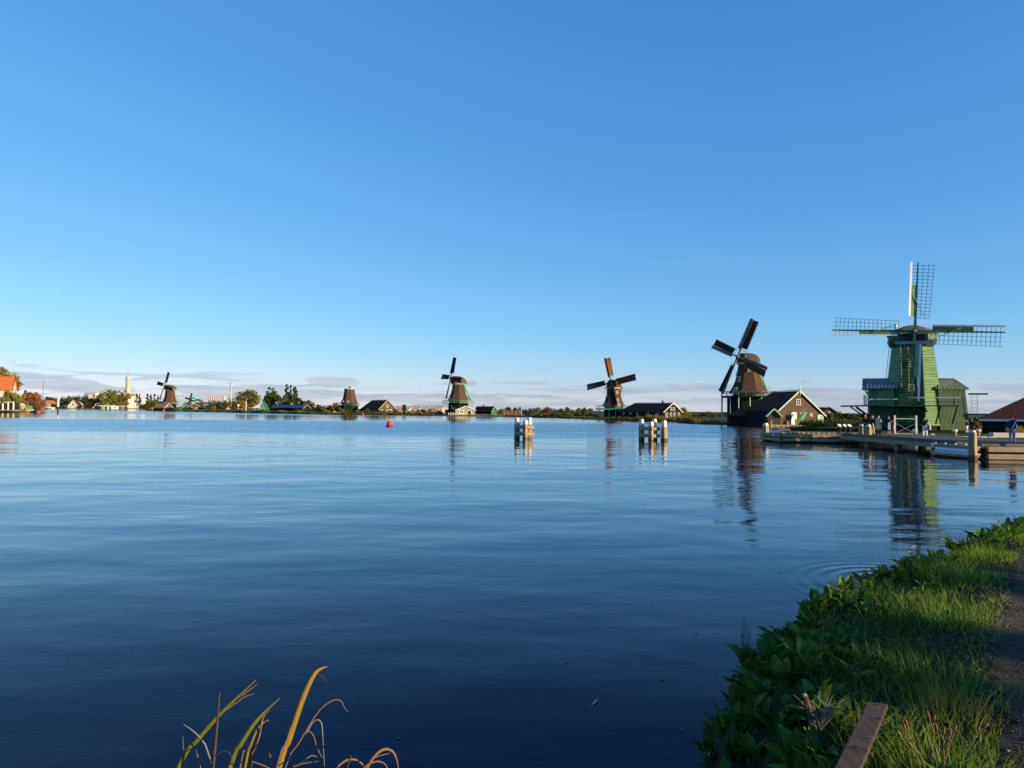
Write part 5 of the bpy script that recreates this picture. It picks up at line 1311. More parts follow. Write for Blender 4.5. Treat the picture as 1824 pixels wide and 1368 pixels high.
person(1554, 775.5, JZ, 1.70, -1.9, 'person in black top and beige trousers, second of the group', blk, beige, hblond, blk, ((-0.24, 0.08, 1.16), (-0.08, 0.26, 1.18)), ((0.24, 0.06, 1.15), (0.08, 0.26, 1.12)), stride=0.09, hair_long=True)
person(1564.5, 776, JZ, 1.70, -1.2, 'person in long sand coloured coat with one hand on the hip', sand, drk, hdark, drk, ((-0.24, 0.05, 1.15), (-0.2, 0.2, 0.98)), ((0.36, -0.08, 1.2), (0.16, 0.02, 1.04)), stride=0.05, coat=sand, coat_len=0.46)
p4 = person(1583, 776.5, JZ, 1.66, 2.9, 'person in black coat and pale blue dress with a tan shoulder bag', blk, cloth('skin_socks', (0.35, 0.22, 0.2)), hbrown, blk, ((-0.27, 0.05, 1.16), (-0.18, 0.24, 1.22)), dn_R, stride=0.05, coat=blk, coat_len=0.5, hair_long=True)
MB().loft([[Vector((x, 0.165 + 0.02 * (z < 0.8), z)) for x, z in ((-0.1, 0.5), (0.1, 0.5), (0.09, 1.15), (-0.09, 1.15))], [Vector((x, 0.21, z)) for x, z in ((-0.1, 0.5), (0.1, 0.5), (0.09, 1.15), (-0.09, 1.15))]]).build('dress_front', cloth('pale_blue', (0.36, 0.45, 0.56)), p4)
bg = empty('shoulder_bag', p4.matrix_basis @ Vector((-0.34, 0.03, 0.0)), 2.9, 'tan shoulder bag hanging from the arm of the person in black coat', 'bag')
MB().loft([[Vector((x, y, 0.55)) for x, y in ((-0.06, -0.16), (0.06, -0.16), (0.06, 0.16), (-0.06, 0.16))], [Vector((x * 0.7, y * 0.8, 0.86)) for x, y in ((-0.06, -0.16), (0.06, -0.16), (0.06, 0.16), (-0.06, 0.16))]]).build('pouch', cloth('tan', (0.45, 0.25, 0.15)), bg, bevel=0.02)
MB().tube([(0, -0.1, 0.84), (0.02, -0.06, 1.2), (0.12, 0, 1.42), (0.02, 0.06, 1.2), (0, 0.1, 0.84)], 0.012, 5).build('strap', drk, bg)
bg.location.z = JZ
p5 = person(1647.5, 779, JZ - 0.1, 1.72, -0.75, 'person in black top and wide white trousers raising a camera', blk, wht, hdark, wht, ((-0.2, 0.22, 1.28), (-0.05, 0.30, 1.56)), ((0.2, 0.22, 1.28), (0.05, 0.30, 1.56)), stride=0.12)
cm = empty('camera_in_hand', p5.matrix_basis @ Vector((0, 0.34, 1.57)), -0.75, 'small black camera held up by the person in white trousers', 'camera')
MB().box((0, 0, 0), (0.14, 0.06, 0.09)).build('camera_body', M['black'], cm); MB().tube([(0, 0.02, 0), (0, 0.1, 0)], 0.035, 10).build('lens', M['black'], cm)
tb = empty('tote_bag', p5.matrix_basis @ Vector((0.36, 0.05, 0.0)), -0.75, 'pale tote bag on the arm of the person with the camera', 'bag')
MB().loft([[Vector((x, y, 0.62)) for x, y in ((-0.05, -0.17), (0.05, -0.17), (0.05, 0.17), (-0.05, 0.17))], [Vector((x * 0.6, y, 0.98)) for x, y in ((-0.05, -0.17), (0.05, -0.17), (0.05, 0.17), (-0.05, 0.17))]]).build('pouch', cloth('tote', (0.42, 0.36, 0.36)), tb)
MB().tube([(0, -0.12, 0.97), (-0.1, -0.04, 1.3), (-0.12, 0.0, 1.32), (-0.1, 0.04, 1.3), (0, 0.12, 0.97)], 0.015, 5).build('strap', wht, tb)
p6 = person(1803.5, 793, JZ - 0.04, 1.76, -0.35, 'person with red cap and jeans carrying a big blue backpack on the right platform', cloth('purple', (0.12, 0.06, 0.22)), jean, hbrown, cloth('trainers', (0.4, 0.36, 0.3)), ((-0.2, 0.2, 1.25), (-0.06, 0.26, 1.5)), ((0.24, 0.18, 1.24), (0.1, 0.26, 1.5)), stride=0.07, hat=cloth('red_cap', (0.30, 0.03, 0.035)))
bk = empty('backpack', p6.matrix_basis @ Vector((-0.02, -0.27, 0)), -0.35, 'big dark blue backpack with pale straps on the person in the red cap', 'backpack')
def pk(z, rx, ry): return [Vector((rx * math.cos(t * math.pi / 6) * (1.0 if abs(math.cos(t * math.pi / 6)) < 0.6 else 0.9), ry * math.sin(t * math.pi / 6), z)) for t in range(12)]
MB().loft([pk(0.98, 0.12, 0.09), pk(1.05, 0.19, 0.15), pk(1.3, 0.21, 0.17), pk(1.5, 0.19, 0.15), pk(1.58, 0.1, 0.08)]).build('pack', cloth('pack_blue', (0.015, 0.03, 0.11)), bk, smooth=True)
MB().tube([(-0.1, -0.16, 1.04), (0.0, -0.18, 1.25), (0.1, -0.16, 1.46)], 0.022, 6).build('strap', wht, bk); MB().tube([(0.12, -0.15, 1.04), (0.15, -0.13, 1.3)], 0.018, 6).build('strap', wht, bk)
MB().tube([(-0.3, -0.02, 1.12), (-0.2, -0.04, 1.2), (-0.16, -0.02, 1.42)], [0.1, 0.12, 0.09], 8).build('side_pocket', cloth('pack_blue', (0.015, 0.03, 0.11)), bk, smooth=True)
person(1722.5, 772.5, G0 + 0.05, 1.62, 0.6, 'person in dark jacket and pale trousers strolling past the foot of the green mill', blk, wht, hdark, blk, dn_L, dn_R, stride=0.16)
person(1731, 771.5, G0 + 0.05, 1.7, -0.4, 'person with white bag walking just left of the black barn', drk, blk, hdark, wht, dn_L, dn_R, stride=0.12)
person(1402.5, 754.2, G0 + 0.12, 1.7, 0.9, 'person in black standing against the brown barn wall', blk, blk, hdark, blk, dn_L, dn_R, stride=0.05)
person(1425.5, 754.2, G0 + 0.12, 1.7, -0.5, 'person in dark clothes below the yellow notice board', drk, nav, hdark, blk, dn_L, dn_R, stride=0.05)
# --- furniture on the quay
hf = empty('hoist_frame', (gx(1594, 70.6), 70.6, G0), R(-10), 'white and brown timber frame with crossed stays before the green mill', 'timber frame')
fw_ = gx(1633.5, 70.2) - gx(1594, 70.6)
MB().box((0, 0, 1.0), (0.15, 0.15, 2.2)).build('post', M['whitecap'], hf); MB().box((fw_, 0, 1.0), (0.15, 0.15, 2.2)).build('post', M['whitecap'], hf)
MB().beam((0, 0, 1.78), (fw_, 0, 1.78), 0.07, 0.1).build('rail', M['green_pale'], hf)
MB().beam((0.1, 0, 0.3), (fw_ - 0.1, 0, 0.3), 0.03, 0.03).build('wire', M['white'], hf)
for a, b in (((0.1, 0, 0.35), (fw_ - 0.1, 0, 1.3)), ((0.1, 0, 1.3), (fw_ - 0.1, 0, 0.35))): MB().beam(a, b, 0.022, 0.022).build('stay', M['concrete'], hf)
def bollard(px, Y, label, h=0.75):
    r = empty('quay_bollard', (gx(px, Y), Y, G0), 0, label, 'bollard', 'bollards on the quay')
    MB().tube([(0, 0, -0.1), (0, 0, h * 0.62)], 0.17, 10).build('stem', M['pile'], r); MB().tube([(0, 0, h * 0.62), (0, 0, h * 0.7), (0, 0, h * 0.95), (0, 0, h)], [0.2, 0.24, 0.24, 0.17], 10).build('white_head', M['whitecap'], r)
bollard(1701, 72, 'white headed bollard right of the person with the camera'); bollard(1630, 71.2, 'white headed bollard at the right post of the timber frame'); bollard(1743, 74, 'white headed bollard behind the corner pile of the right platform')
cb = empty('cardboard_box', (gx(1660, 69.6), 69.6, G0), 0.3, 'small brown carton on the quay behind the person with the camera', 'box')
MB().box((0, 0, 0.16), (0.42, 0.32, 0.32)).build('carton', cloth('card', (0.45, 0.27, 0.14)), cb); MB().box((0, 0, 0.325), (0.42, 0.06, 0.01)).build('tape', M['cream'], cb)
for px, yy_, lab in ((1495.5, 767, 'left'), (1505, 767, 'middle'), (1513.5, 767.5, 'right')):
    Yb = 98.0; r = empty('information_board', (gx(px, Yb), Yb, G0), R(20), f'small white tilted board on dark plinth, {lab} one of the three on the green tongue', 'sign', 'information boards on the green tongue')
    MB().box((0, 0, 0.0), (0.3, 0.3, 0.8)).build('plinth', M['tar'], r)
    MB().prism([(-0.26, -0.12, 0.42), (0.26, -0.12, 0.42), (0.26, 0.16, 0.72), (-0.26, 0.16, 0.72)], (0, -0.03, 0.04)).build('panel', M['white'], r)
# stone edge of the quay: blocks set in a row
qe = empty('quay_edge', (gx(1553, 70.9), 70.9, 0), 0, 'row of sunlit stone blocks along the quay behind the walkway', 'quay edge')
x_ = 0.0; i_ = 0
while x_ < gx(1800, 67) - gx(1553, 70.9):
    w_ = random.uniform(0.5, 0.95); MB().box((x_ + w_ / 2, -0.2 - 0.19 * x_ / 1.0 * 0.35, 0.22 + random.uniform(-0.03, 0.03)), (w_ - 0.06, 0.35, 0.46), rz=random.uniform(-0.04, 0.04)).build('stone', M['concrete'], qe); x_ += w_; i_ += 1
tr_ = empty('planting_trough', (gx(1810, 71), 71, G0), 0, 'low grey planting trough with flowers behind the backpacker', 'planter')
MB().box((0, 0, 0.2), (5.0, 0.7, 0.55)).build('trough', M['concrete'], tr_)
vs_, fs_, _c = leaf_cloud(np.random.default_rng(8), 0.75, 2.0, 40, 50, 0.06, 0.05, 'bush'); vs_[:, 0] *= 1.25; vs_[:, 1] *= 0.3; vs_[:, 2] += 0.45
np_mesh('flowers', vs_, fs_, LM['yellow'], tr_)
# ------------------------------------------------------------------ trees right of and behind the viewer, whose shade falls on the bank
def shade_tree(u, t, h, w, label, seed, n=60, per=60, leaf=0.22, kind='olive', z0=0.2):
    tree((0.5 * u + 0.866 * t, 0.866 * u - 0.5 * t, 0.93), h, w, kind, label, seed=seed, n=n, per=per, leaf=leaf, z0=z0, group='trees along the footpath outside the picture')
shade_tree(5.6, 25, 8.2, 2.6, 'leafy tree behind the viewer beside the footpath', 901, n=36, per=70, z0=0.35)
shade_tree(2.2, 25, 5.3, 4.0, 'low leafy tree behind the viewer beside the footpath', 907, n=50, per=60)
shade_tree(-6.5, 27, 5.4, 8.0, 'second leafy tree behind the viewer beside the footpath', 902, n=100, per=70)
shade_tree(17.0, 29, 10, 4.2, 'slim leafy tree to the right of the viewer past the path bend', 903, n=60)
shade_tree(9.0, 33, 9.5, 1.6, 'thin young tree to the right of the viewer', 904, n=26, z0=0.4)
shade_tree(55.5, 36, 11, 8.0, 'leafy tree on the bank right of the mooring platform', 905, n=90)
shade_tree(63.5, 40, 9, 2.2, 'narrow tree on the bank farther right of the mooring platform', 906, n=36)
# ------------------------------------------------------------------ the near bank
SH = np.array([(-14, 1.9), (-6, 2.2), (-1.5, 2.45), (0.5, 2.5), (1.06, 3.25), (1.46, 5.4), (2.4, 7.15), (4.2, 8.85), (7.8, 12.1), (13, 16.5), (20, 22), (40, 31)], float)
PE = np.array([(1.9, 2.0), (2.16, 3.3), (2.88, 4.44), (3.66, 5.7), (4.74, 6.98), (6.1, 8.8), (7.3, 10.0), (10.5, 12.6), (16, 17.5), (24, 23)], float)   # path edge
def sdist(P, line):
    """signed distance of points to a polyline, positive on its right-hand side"""
    best = np.full(len(P), 1e9); sgn = np.ones(len(P))
    for a, b in zip(line[:-1], line[1:]):
        d = b - a; L2 = d @ d; t = np.clip(((P - a) @ d) / L2, 0, 1); q = a + t[:, None] * d
        dist = np.linalg.norm(P - q, axis=1); cr = d[0] * (P[:, 1] - a[1]) - d[1] * (P[:, 0] - a[0])
        m = dist < best; best = np.where(m, dist, best); sgn = np.where(m, np.where(cr > 0, -1.0, 1.0), sgn)
    return best * sgn
def vnoise(P, s, seed):
    r = np.random.default_rng(seed); o = np.zeros(len(P))
    for k in range(6):
        a = r.uniform(0, 6.28); f = s * r.uniform(0.6, 1.6); o += np.sin(P[:, 0] * math.cos(a) * f + P[:, 1] * math.sin(a) * f + r.uniform(0, 6.28))
    return o / 6
def sstep(x): x = np.clip(x, 0, 1); return x * x * (3 - 2 * x)
def bank_z(P):
    d = sdist(P, SH); pe = sdist(P, PE)
    z = -0.7 + 0.75 * sstep((d + 0.5) / 0.55) + 0.78 * sstep((d - 0.0) / 0.75) + 0.14 * sstep((d - 0.7) / 1.2)
    z += 0.05 * vnoise(P, 3.0, 1) * (d > 0) * (pe < 0.1)
    z -= 0.035 * sstep((pe + 0.05) / 0.25)
    z += 0.012 * vnoise(P, 9.0, 2)
    return z
xs = np.arange(-9, 26, 0.14); ys = np.arange(-6, 25, 0.14)
gxx, gyy = np.meshgrid(xs, ys); P = np.column_stack([gxx.ravel(), gyy.ravel()]); Z = bank_z(P)
nx, ny = len(xs), len(ys); idx = np.arange(nx * ny).reshape(ny, nx)
F = np.stack([idx[:-1, :-1], idx[:-1, 1:], idx[1:, 1:], idx[1:, :-1]], -1).reshape(-1, 4)
keep = (Z[F] > -0.69).any(1); F = F[keep]
pe_d = sdist(P, PE); pem = pe_d[F].mean(1); isv = pem > 2.7 + 0.15 * np.sin(P[F][:, :, 1].mean(1) * 1.7); isp = (pem > 0.12) & ~isv
M['soil'] = mat('bank_soil', (0.028, 0.022, 0.013), 0.95, 0.4, 5.0, bump=0.8, bscale=25, spec=0.1)
M['gravel'] = mat('path_gravel', (0.09, 0.066, 0.042), 0.95, 0.45, 7.0, bump=1.0, bscale=60, spec=0.15)
tag(np_mesh('bank', np.column_stack([P, Z]), F[~isp & ~isv], M['soil'], smooth=True), kind='structure')
tag(np_mesh('path', np.column_stack([P, Z]), F[isp], M['gravel'], smooth=True), kind='structure')
land('near_ground', [(25.86, 24.86), (40, 30), (120, 55), (160, 40), (160, -160), (-160, -160), (-160, 1.9), (-8.99, 1.9), (-8.99, -5.99), (25.86, -5.99)], 0.93, M['polder'])
tag(np_mesh('verge', np.column_stack([P, Z]), F[isv], M['polder'], smooth=True), kind='structure')
# gravel: loose small stones on the path
rg = np.random.default_rng(3); n = 26000
q = np.column_stack([rg.uniform(1.8, 9, n), rg.uniform(2.2, 13, n)]); q = q[(sdist(q, PE) > 0.0)]
zq = bank_z(q); s = rg.uniform(0.003, 0.011, len(q)) * np.where(rg.random(len(q)) < 0.03, 2.2, 1.0); 
oc = np.array([(1, 0, 0), (-1, 0, 0), (0, 1, 0), (0, -1, 0), (0, 0, 0.8), (0, 0, -0.8)]); of = np.array([(0, 2, 4), (2, 1, 4), (1, 3, 4), (3, 0, 4), (2, 0, 5), (1, 2, 5), (3, 1, 5), (0, 3, 5)])
sv = (oc[None] * s[:, None, None] * rg.uniform(0.6, 1.3, (len(q), 6, 1)) + np.column_stack([q, zq + 0.003])[:, None]).reshape(-1, 3)
sf = (of[None] + (np.arange(len(q)) * 6)[:, None, None]).reshape(-1, 3)
tag(np_mesh('loose_gravel', sv, sf, mat('gravel_stones', (0.14, 0.11, 0.075), 0.9, 0.3, 4.0, island=0.5)), 'loose small gravel scattered on the footpath', 'gravel', kind='stuff')

# grass
def blades(pos, h, w, lean, m, label, name='grass', seed=1, segs=3, aim=None):
    r = np.random.default_rng(seed); n = len(pos)
    a = r.uniform(0, 2 * math.pi, n) if aim is None else aim + r.normal(0, 0.7, n)
    la = r.uniform(0, 2 * math.pi, n) if aim is None else aim + r.normal(0, 0.8, n)
    ln = lean * r.uniform(0.3, 1.3, n) * h
    side = np.column_stack([np.cos(a), np.sin(a), np.zeros(n)]) * (w * r.uniform(0.6, 1.3, n))[:, None]
    out = np.column_stack([np.cos(la), np.sin(la), np.zeros(n)])
    rows = []
    for k in range(segs + 1):
        f = k / segs; c = pos + out * (ln * f ** 2)[:, None]; c[:, 2] += h * (f - 0.18 * lean * f ** 3)
        ww = (1 - f ** 1.6) * 0.94 + 0.06
        rows.append(c - side * ww); rows.append(c + side * ww)
    V = np.stack(rows, 1); k = 2 * (segs + 1)
    f0 = np.array([(2 * i, 2 * i + 1, 2 * i + 3, 2 * i + 2) for i in range(segs)])
    Fq = (f0[None] + (np.arange(n) * k)[:, None, None]).reshape(-1, 4)
    return tag(np_mesh(name, V.reshape(-1, 3), Fq, m), label, 'grass', kind='stuff')
GR = mat('grass_blade', (0.10, 0.20, 0.012), 0.5, 0.3, 1.5, col2=(0.25, 0.34, 0.026), trans=0.5, island=0.4, spec=0.25)
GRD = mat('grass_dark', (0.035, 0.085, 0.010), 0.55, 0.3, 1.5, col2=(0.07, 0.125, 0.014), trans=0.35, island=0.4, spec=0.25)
STRAW = mat('grass_straw', (0.24, 0.16, 0.06), 0.8, 0.25, 2.0, trans=0.3, island=0.35)
def scatter(n, x0, x1, y0, y1, seed, cond):
    r = np.random.default_rng(seed); p = np.column_stack([r.uniform(x0, x1, n), y0 + (y1 - y0) * r.random(n) ** 1.3])
    d, e = sdist(p, SH), sdist(p, PE); return p[cond(p, d, e, r)]
p = scatter(230000, 0.4, 15, 2.6, 17, 21, lambda p, d, e, r: (d > 0.35) & (e < 0.10 + 0.10 * vnoise(p, 5, 5)) & (r.random(len(p)) < np.clip(0.25 + 0.9 * sstep((d - 0.45) / 0.5), 0, 1) * (0.75 + 0.5 * vnoise(p, 2.2, 6))))
hz_ = 0.065 + 0.07 * np.clip(0.5 + vnoise(p, 2.6, 7), 0, 1.4); hz_ *= np.where(sdist(p, PE) > -0.25, 0.55, 1.0) * np.random.default_rng(2).uniform(0.55, 1.25, len(p))
blades(np.column_stack([p, bank_z(p) - 0.01]), hz_, 0.0032, 0.75, GR, 'meadow grass covering the bank between the footpath and the leafy waterside plants', seed=31)
p = scatter(26000, 0.2, 15, 2.6, 17, 22, lambda p, d, e, r: (d > 0.05) & (d < 0.8) & (e < -0.1))
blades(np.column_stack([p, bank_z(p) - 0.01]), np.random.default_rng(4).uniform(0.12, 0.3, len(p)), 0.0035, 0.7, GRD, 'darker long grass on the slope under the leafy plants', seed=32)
p = scatter(9000, 1.9, 15, 2.6, 17, 23, lambda p, d, e, r: (e > -0.15) & (e < np.clip(0.05 * p[:, 1] - 0.06, 0.05, 0.45)) & (r.random(len(p)) < 0.5 * (vnoise(p, 3, 9) > 0.05)))
blades(np.column_stack([p, bank_z(p) - 0.01]), np.random.default_rng(5).uniform(0.03, 0.09, len(p)), 0.003, 0.8, GR, 'sparse short grass creeping over the footpath edge', seed=33)
# tussocks: individual clumps
def tussock(x, y, h, n, m, label, seed, spread=0.12, lean=0.7, name='grass_tussock', w=0.0035):
    r = np.random.default_rng(seed); root = empty(name, (x, y, float(bank_z(np.array([[x, y]]))[0])), 0, label, 'grass tussock', 'grass tussocks on the near bank')
    q = r.normal(0, spread / 2, (n, 2)); hh = h * r.uniform(0.5, 1.15, n); a = np.arctan2(q[:, 1], q[:, 0]) + r.normal(0, 0.5, n)
    out = np.column_stack([np.cos(a), np.sin(a), np.zeros(n)]); side = np.column_stack([-np.sin(a), np.cos(a), np.zeros(n)]) * w; ln = lean * hh * r.uniform(0.2, 1.1, n)
    base = np.column_stack([q, np.full(n, -0.03)]); rows = []
    for k in range(5):
        f = k / 4; c = base + out * (ln * f * f)[:, None]; c[:, 2] += hh * (f - 0.2 * lean * f ** 3); ww = 1 - f ** 1.8 * 0.93
        rows += [c - side * ww, c + side * ww]
    V = np.stack(rows, 1).reshape(-1, 3); f0 = np.array([(2 * i, 2 * i + 1, 2 * i + 3, 2 * i + 2) for i in range(4)])
    np_mesh('blades', V, (f0[None] + (np.arange(n) * 10)[:, None, None]).reshape(-1, 4), m, root)['kind'] = 'stuff'
    return root
def gpt(px, py, z):
    """spot on a level z seen at picture point (px, py)"""
    a = at(px, py, 1.0); t = (CAM_H - z) / (CAM_H - a.z); return a.x * t, t
for i, (px, py, z, h, n, m_, lab) in enumerate((
    (1315, 1362, 0.85, 0.34, 420, GRD, 'dense fine grass tussock at the very bottom left of the bank'),
    (1690, 1250, 0.95, 0.34, 130, STRAW, 'straw coloured sunlit tussock beside the footpath'),
    (1702, 1235, 0.95, 0.30, 200, GR, 'long green tussock behind the straw coloured one'),
    (1655, 1352, 0.95, 0.26, 160, GR, 'green tussock at the foot of the brown flower stalks'),
    (1705, 1352, 0.95, 0.24, 200, GR, 'broad green tussock at the bottom edge near the footpath'),
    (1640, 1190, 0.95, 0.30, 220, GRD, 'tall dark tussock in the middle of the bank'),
    (1690, 1110, 0.95, 0.30, 200, GR, 'green tussock left of the sunny footpath corner'),
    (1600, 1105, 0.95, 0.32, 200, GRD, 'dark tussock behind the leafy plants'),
    (1725, 1030, 0.95, 0.28, 180, GR, 'sunlit tussock at the bend of the footpath'),
    (1660, 1020, 0.95, 0.30, 160, GR, 'yellow green tussock left of the path bend'),
    (1770, 985, 0.95, 0.28, 160, GR, 'bright tussock near the far end of the footpath'),
    (1810, 945, 0.95, 0.28, 160, GR, 'bright tussock farthest along the footpath'))):
    x, y = gpt(px, py, z); tussock(x, y, h * 0.78, n, m_, lab, 500 + i, spread=0.34 if i != 1 else 0.2, lean=0.8 if i != 0 else 0.95, w=0.0028)
# ------------------------------------------------------------------ nettles and small herbs between grass and dock
HB = mat('herb_leaf', (0.04, 0.10, 0.010), 0.5, 0.3, 6.0, col2=(0.085, 0.15, 0.016), trans=0.35, island=0.35, spec=0.25)
HY = mat('herb_leaf_yellowing', (0.13, 0.14, 0.015), 0.6, 0.3, 6.0, col2=(0.22, 0.17, 0.03), trans=0.35, island=0.3, spec=0.2)
def herb(x, y, h, label, seed, m, stems=4):
    r = random.Random(seed); root = empty('nettle', (x, y, float(bank_z(np.array([[x, y]]))[0]) - 0.01), r.uniform(0, 6), label, 'plant', 'nettles and herbs on the near bank')
    lf = MB(); st = MB()
    for s in range(stems):
        a = r.uniform(0, 6.28); d = r.uniform(0.02, 0.09); hh = h * r.uniform(0.6, 1.1); top = Vector((math.cos(a) * d * 1.6, math.sin(a) * d * 1.6, hh)); b = Vector((math.cos(a) * d * 0.4, math.sin(a) * d * 0.4, 0))
        st.tube([b, b.lerp(top, 0.5) + Vector((0, 0, 0.01)), top], [0.003, 0.0025, 0.0015], 4)
        k = 6
        for i in range(k):
            f = 0.25 + 0.75 * i / (k - 1); c = b.lerp(top, f); L = (0.055 - 0.03 * f) * r.uniform(0.8, 1.3)
            for t in (0, math.pi):
                az_ = a + i * 1.57 + t + r.uniform(-0.3, 0.3); o = Vector((math.cos(az_), math.sin(az_), r.uniform(-0.2, 0.5))).normalized(); sd_ = Vector((-math.sin(az_), math.cos(az_), 0))
                w = L * 0.34; up = o.cross(sd_)
                lf.add([c, c + o * L * 0.4 + sd_ * w, c + o * L * 0.45 - up * 0.004, c + o * L * 0.4 - sd_ * w, c + o * L * 1.1 + up * 0.006 - Vector((0, 0, L * 0.25))], [(0, 1, 2), (0, 2, 3), (1, 4, 2), (2, 4, 3)])
    st.build('stems', HB, root)['kind'] = 'stuff'; lf.build('leaves', m, root)['kind'] = 'stuff'
r_ = random.Random(9); hc = 0
for (a, b) in zip(SH[3:-2], SH[4:-1]):
    L_ = float(np.linalg.norm(b - a)); dirv = (b - a) / L_; nr = np.array([dirv[1], -dirv[0]]); s_ = 0.1
    while s_ < L_ and (a + dirv * s_)[1] < 13:
        q = a + dirv * s_ + nr * r_.uniform(0.65, 1.45)
        if sdist(np.array([q]), PE)[0] < -0.35:
            hc += 1; herb(q[0], q[1], r_.uniform(0.14, 0.3), 'small leafy nettle between the dock leaves and the grass, ' + ('by the plank' if q[1] < 4.6 else 'by the straw tussock' if q[1] < 6.5 else 'left of the path bend' if q[1] < 9 else 'far along the bank'), 7000 + hc, HY if r_.random() < 0.15 else HB, r_.randint(3, 6))
        s_ += r_.uniform(0.12, 0.26)
# ------------------------------------------------------------------ broad-leaved waterside plants, one object per leaf
def dock_material():
    m = mat('dock_leaf', (0.036, 0.112, 0.007), 0.45, 0.3, 9.0, col2=(0.085, 0.175, 0.013), spec=0.16, trans=0.25, per_obj=0.4)
    N, L = m.node_tree.nodes, m.node_tree.links
    tc = next(n for n in N if n.type == 'TEX_COORD'); sp = N.new('ShaderNodeSeparateXYZ'); L.new(tc.outputs['Object'], sp.inputs[0])
    ab = N.new('ShaderNodeMath'); ab.operation = 'ABSOLUTE'; L.new(sp.outputs['X'], ab.inputs[0])
    mr = N.new('ShaderNodeMapRange'); mr.inputs['From Min'].default_value = 0.010; mr.inputs['From Max'].default_value = 0.026; mr.inputs['To Min'].default_value = 0.75; mr.inputs['To Max'].default_value = 0.0
    L.new(ab.outputs[0], mr.inputs['Value'])
    p = next(n for n in N if n.type == 'BSDF_PRINCIPLED'); src = p.inputs['Base Color'].links[0].from_socket
    mx = N.new('ShaderNodeMix'); mx.data_type = 'RGBA'; mx.inputs['B'].default_value = (0.16, 0.22, 0.06, 1)
    L.new(mr.outputs[0], mx.inputs['Factor']); L.new(src, mx.inputs['A']); L.new(mx.outputs['Result'], p.inputs['Base Color'])
    # side veins as relief
    wv = N.new('ShaderNodeTexWave'); wv.inputs['Scale'].default_value = 5.5; wv.bands_direction = 'Y'; wv.inputs['Distortion'].default_value = 1.5
    L.new(tc.outputs['Object'], wv.inputs['Vector'])
    bp = N.new('ShaderNodeBump'); bp.inputs['Strength'].default_value = 0.10; bp.inputs['Distance'].default_value = 0.02
    L.new(wv.outputs['Fac'], bp.inputs['Height']); L.new(bp.outputs[0], p.inputs['Normal'])
    return m
DOCK = dock_material()
DOCKY = mat('dock_leaf_yellowing', (0.14, 0.13, 0.012), 0.55, 0.4, 14.0, col2=(0.26, 0.15, 0.03), spec=0.2, trans=0.3, per_obj=0.3)
DOCKB = mat('dock_leaf_dead', (0.09, 0.045, 0.02), 0.8, 0.4, 14.0, col2=(0.17, 0.09, 0.04), spec=0.1, per_obj=0.3)
def leaf_mesh(seed, m=None):
    """unit leaf: stalk then a long oval blade with folded midrib, wavy rim and drooping tip; grows along +Y, face up +Z"""
    r = random.Random(seed); nseg = 10; droop = r.uniform(0.10, 0.5); fold = r.uniform(0.25, 0.6); ph = r.uniform(0, 6); wmax = r.uniform(0.14, 0.19); tw = r.uniform(-0.5, 0.5)
    vs = []; fs = []
    for i in range(nseg + 1):
        f = i / nseg; yb = 0.28 + 0.8 * f
        w = wmax * (math.sin(math.pi * min(1, f * 0.94 + 0.05)) ** 0.75) if i < nseg else 0.004
        yc = yb - droop * 0.32 * f ** 3; zc = -droop * f ** 2.2 * 0.75; tt = tw * f
        for j, s in enumerate((-1, -0.5, 0, 0.5, 1)):
            x = s * w; z = abs(s) * w * fold + (0.022 * math.sin(f * 19 + ph + s) * abs(s) ** 2)
            vs.append((x * math.cos(tt) - z * math.sin(tt), yc, zc + x * math.sin(tt) + z * math.cos(tt)))
    for i in range(nseg):
        for j in range(4): a = i * 5 + j; fs.append((a, a + 1, a + 6, a + 5))
    b = len(vs)      # stalk
    for y, rr in ((0.0, 0.014), (0.15, 0.012), (0.32, 0.009)):
        for k in range(4): vs.append((rr * math.cos(k * math.pi / 2), y, rr * math.sin(k * math.pi / 2) - 0.004))
    for i in range(2):
        for k in range(4): fs.append((b + i * 4 + k, b + i * 4 + (k + 1) % 4, b + (i + 1) * 4 + (k + 1) % 4, b + (i + 1) * 4 + k))
    me = bpy.data.meshes.new('leaf'); me.from_pydata(vs, [], fs); me.materials.append(m or DOCK)
    me.polygons.foreach_set('use_smooth', [True] * len(me.polygons)); me.update()
    return me
LEAVES = [leaf_mesh(k) for k in range(14)]
OLD = [leaf_mesh(20 + k, DOCKY) for k in range(3)] + [leaf_mesh(30 + k, DOCKB) for k in range(2)]
def dock_plant(x, y, z, size, n, label, seed, lean=(0, 0), group='leafy dock plants along the near water edge', upr=0.0):
    r = random.Random(seed); root = empty('dock_plant', (x, y, z), 0, label, 'plant', group)
    a0 = r.uniform(0, 6.28)
    for i in range(n):
        old = r.random() < 0.07
        o = bpy.data.objects.new('leaf', (OLD if old else LEAVES)[r.randrange(len(OLD if old else LEAVES))]); COL.objects.link(o); o.parent = root
        az_ = a0 + i * 2.4 + r.uniform(-0.4, 0.4); pit = R((r.uniform(5, 35) if old else r.uniform(42, 84)) + upr)
        q = Matrix.Rotation(az_, 4, 'Z') @ Matrix.Rotation(pit, 4, 'X') @ Matrix.Rotation(r.uniform(-0.5, 0.5), 4, 'Y')
        k = size * r.uniform(0.65, 1.15)
        o.matrix_local = Matrix.Translation((r.uniform(-0.03, 0.03) + lean[0], r.uniform(-0.03, 0.03) + lean[1], -0.02)) @ q @ Matrix.Diagonal((k, k, k, 1))
    return root
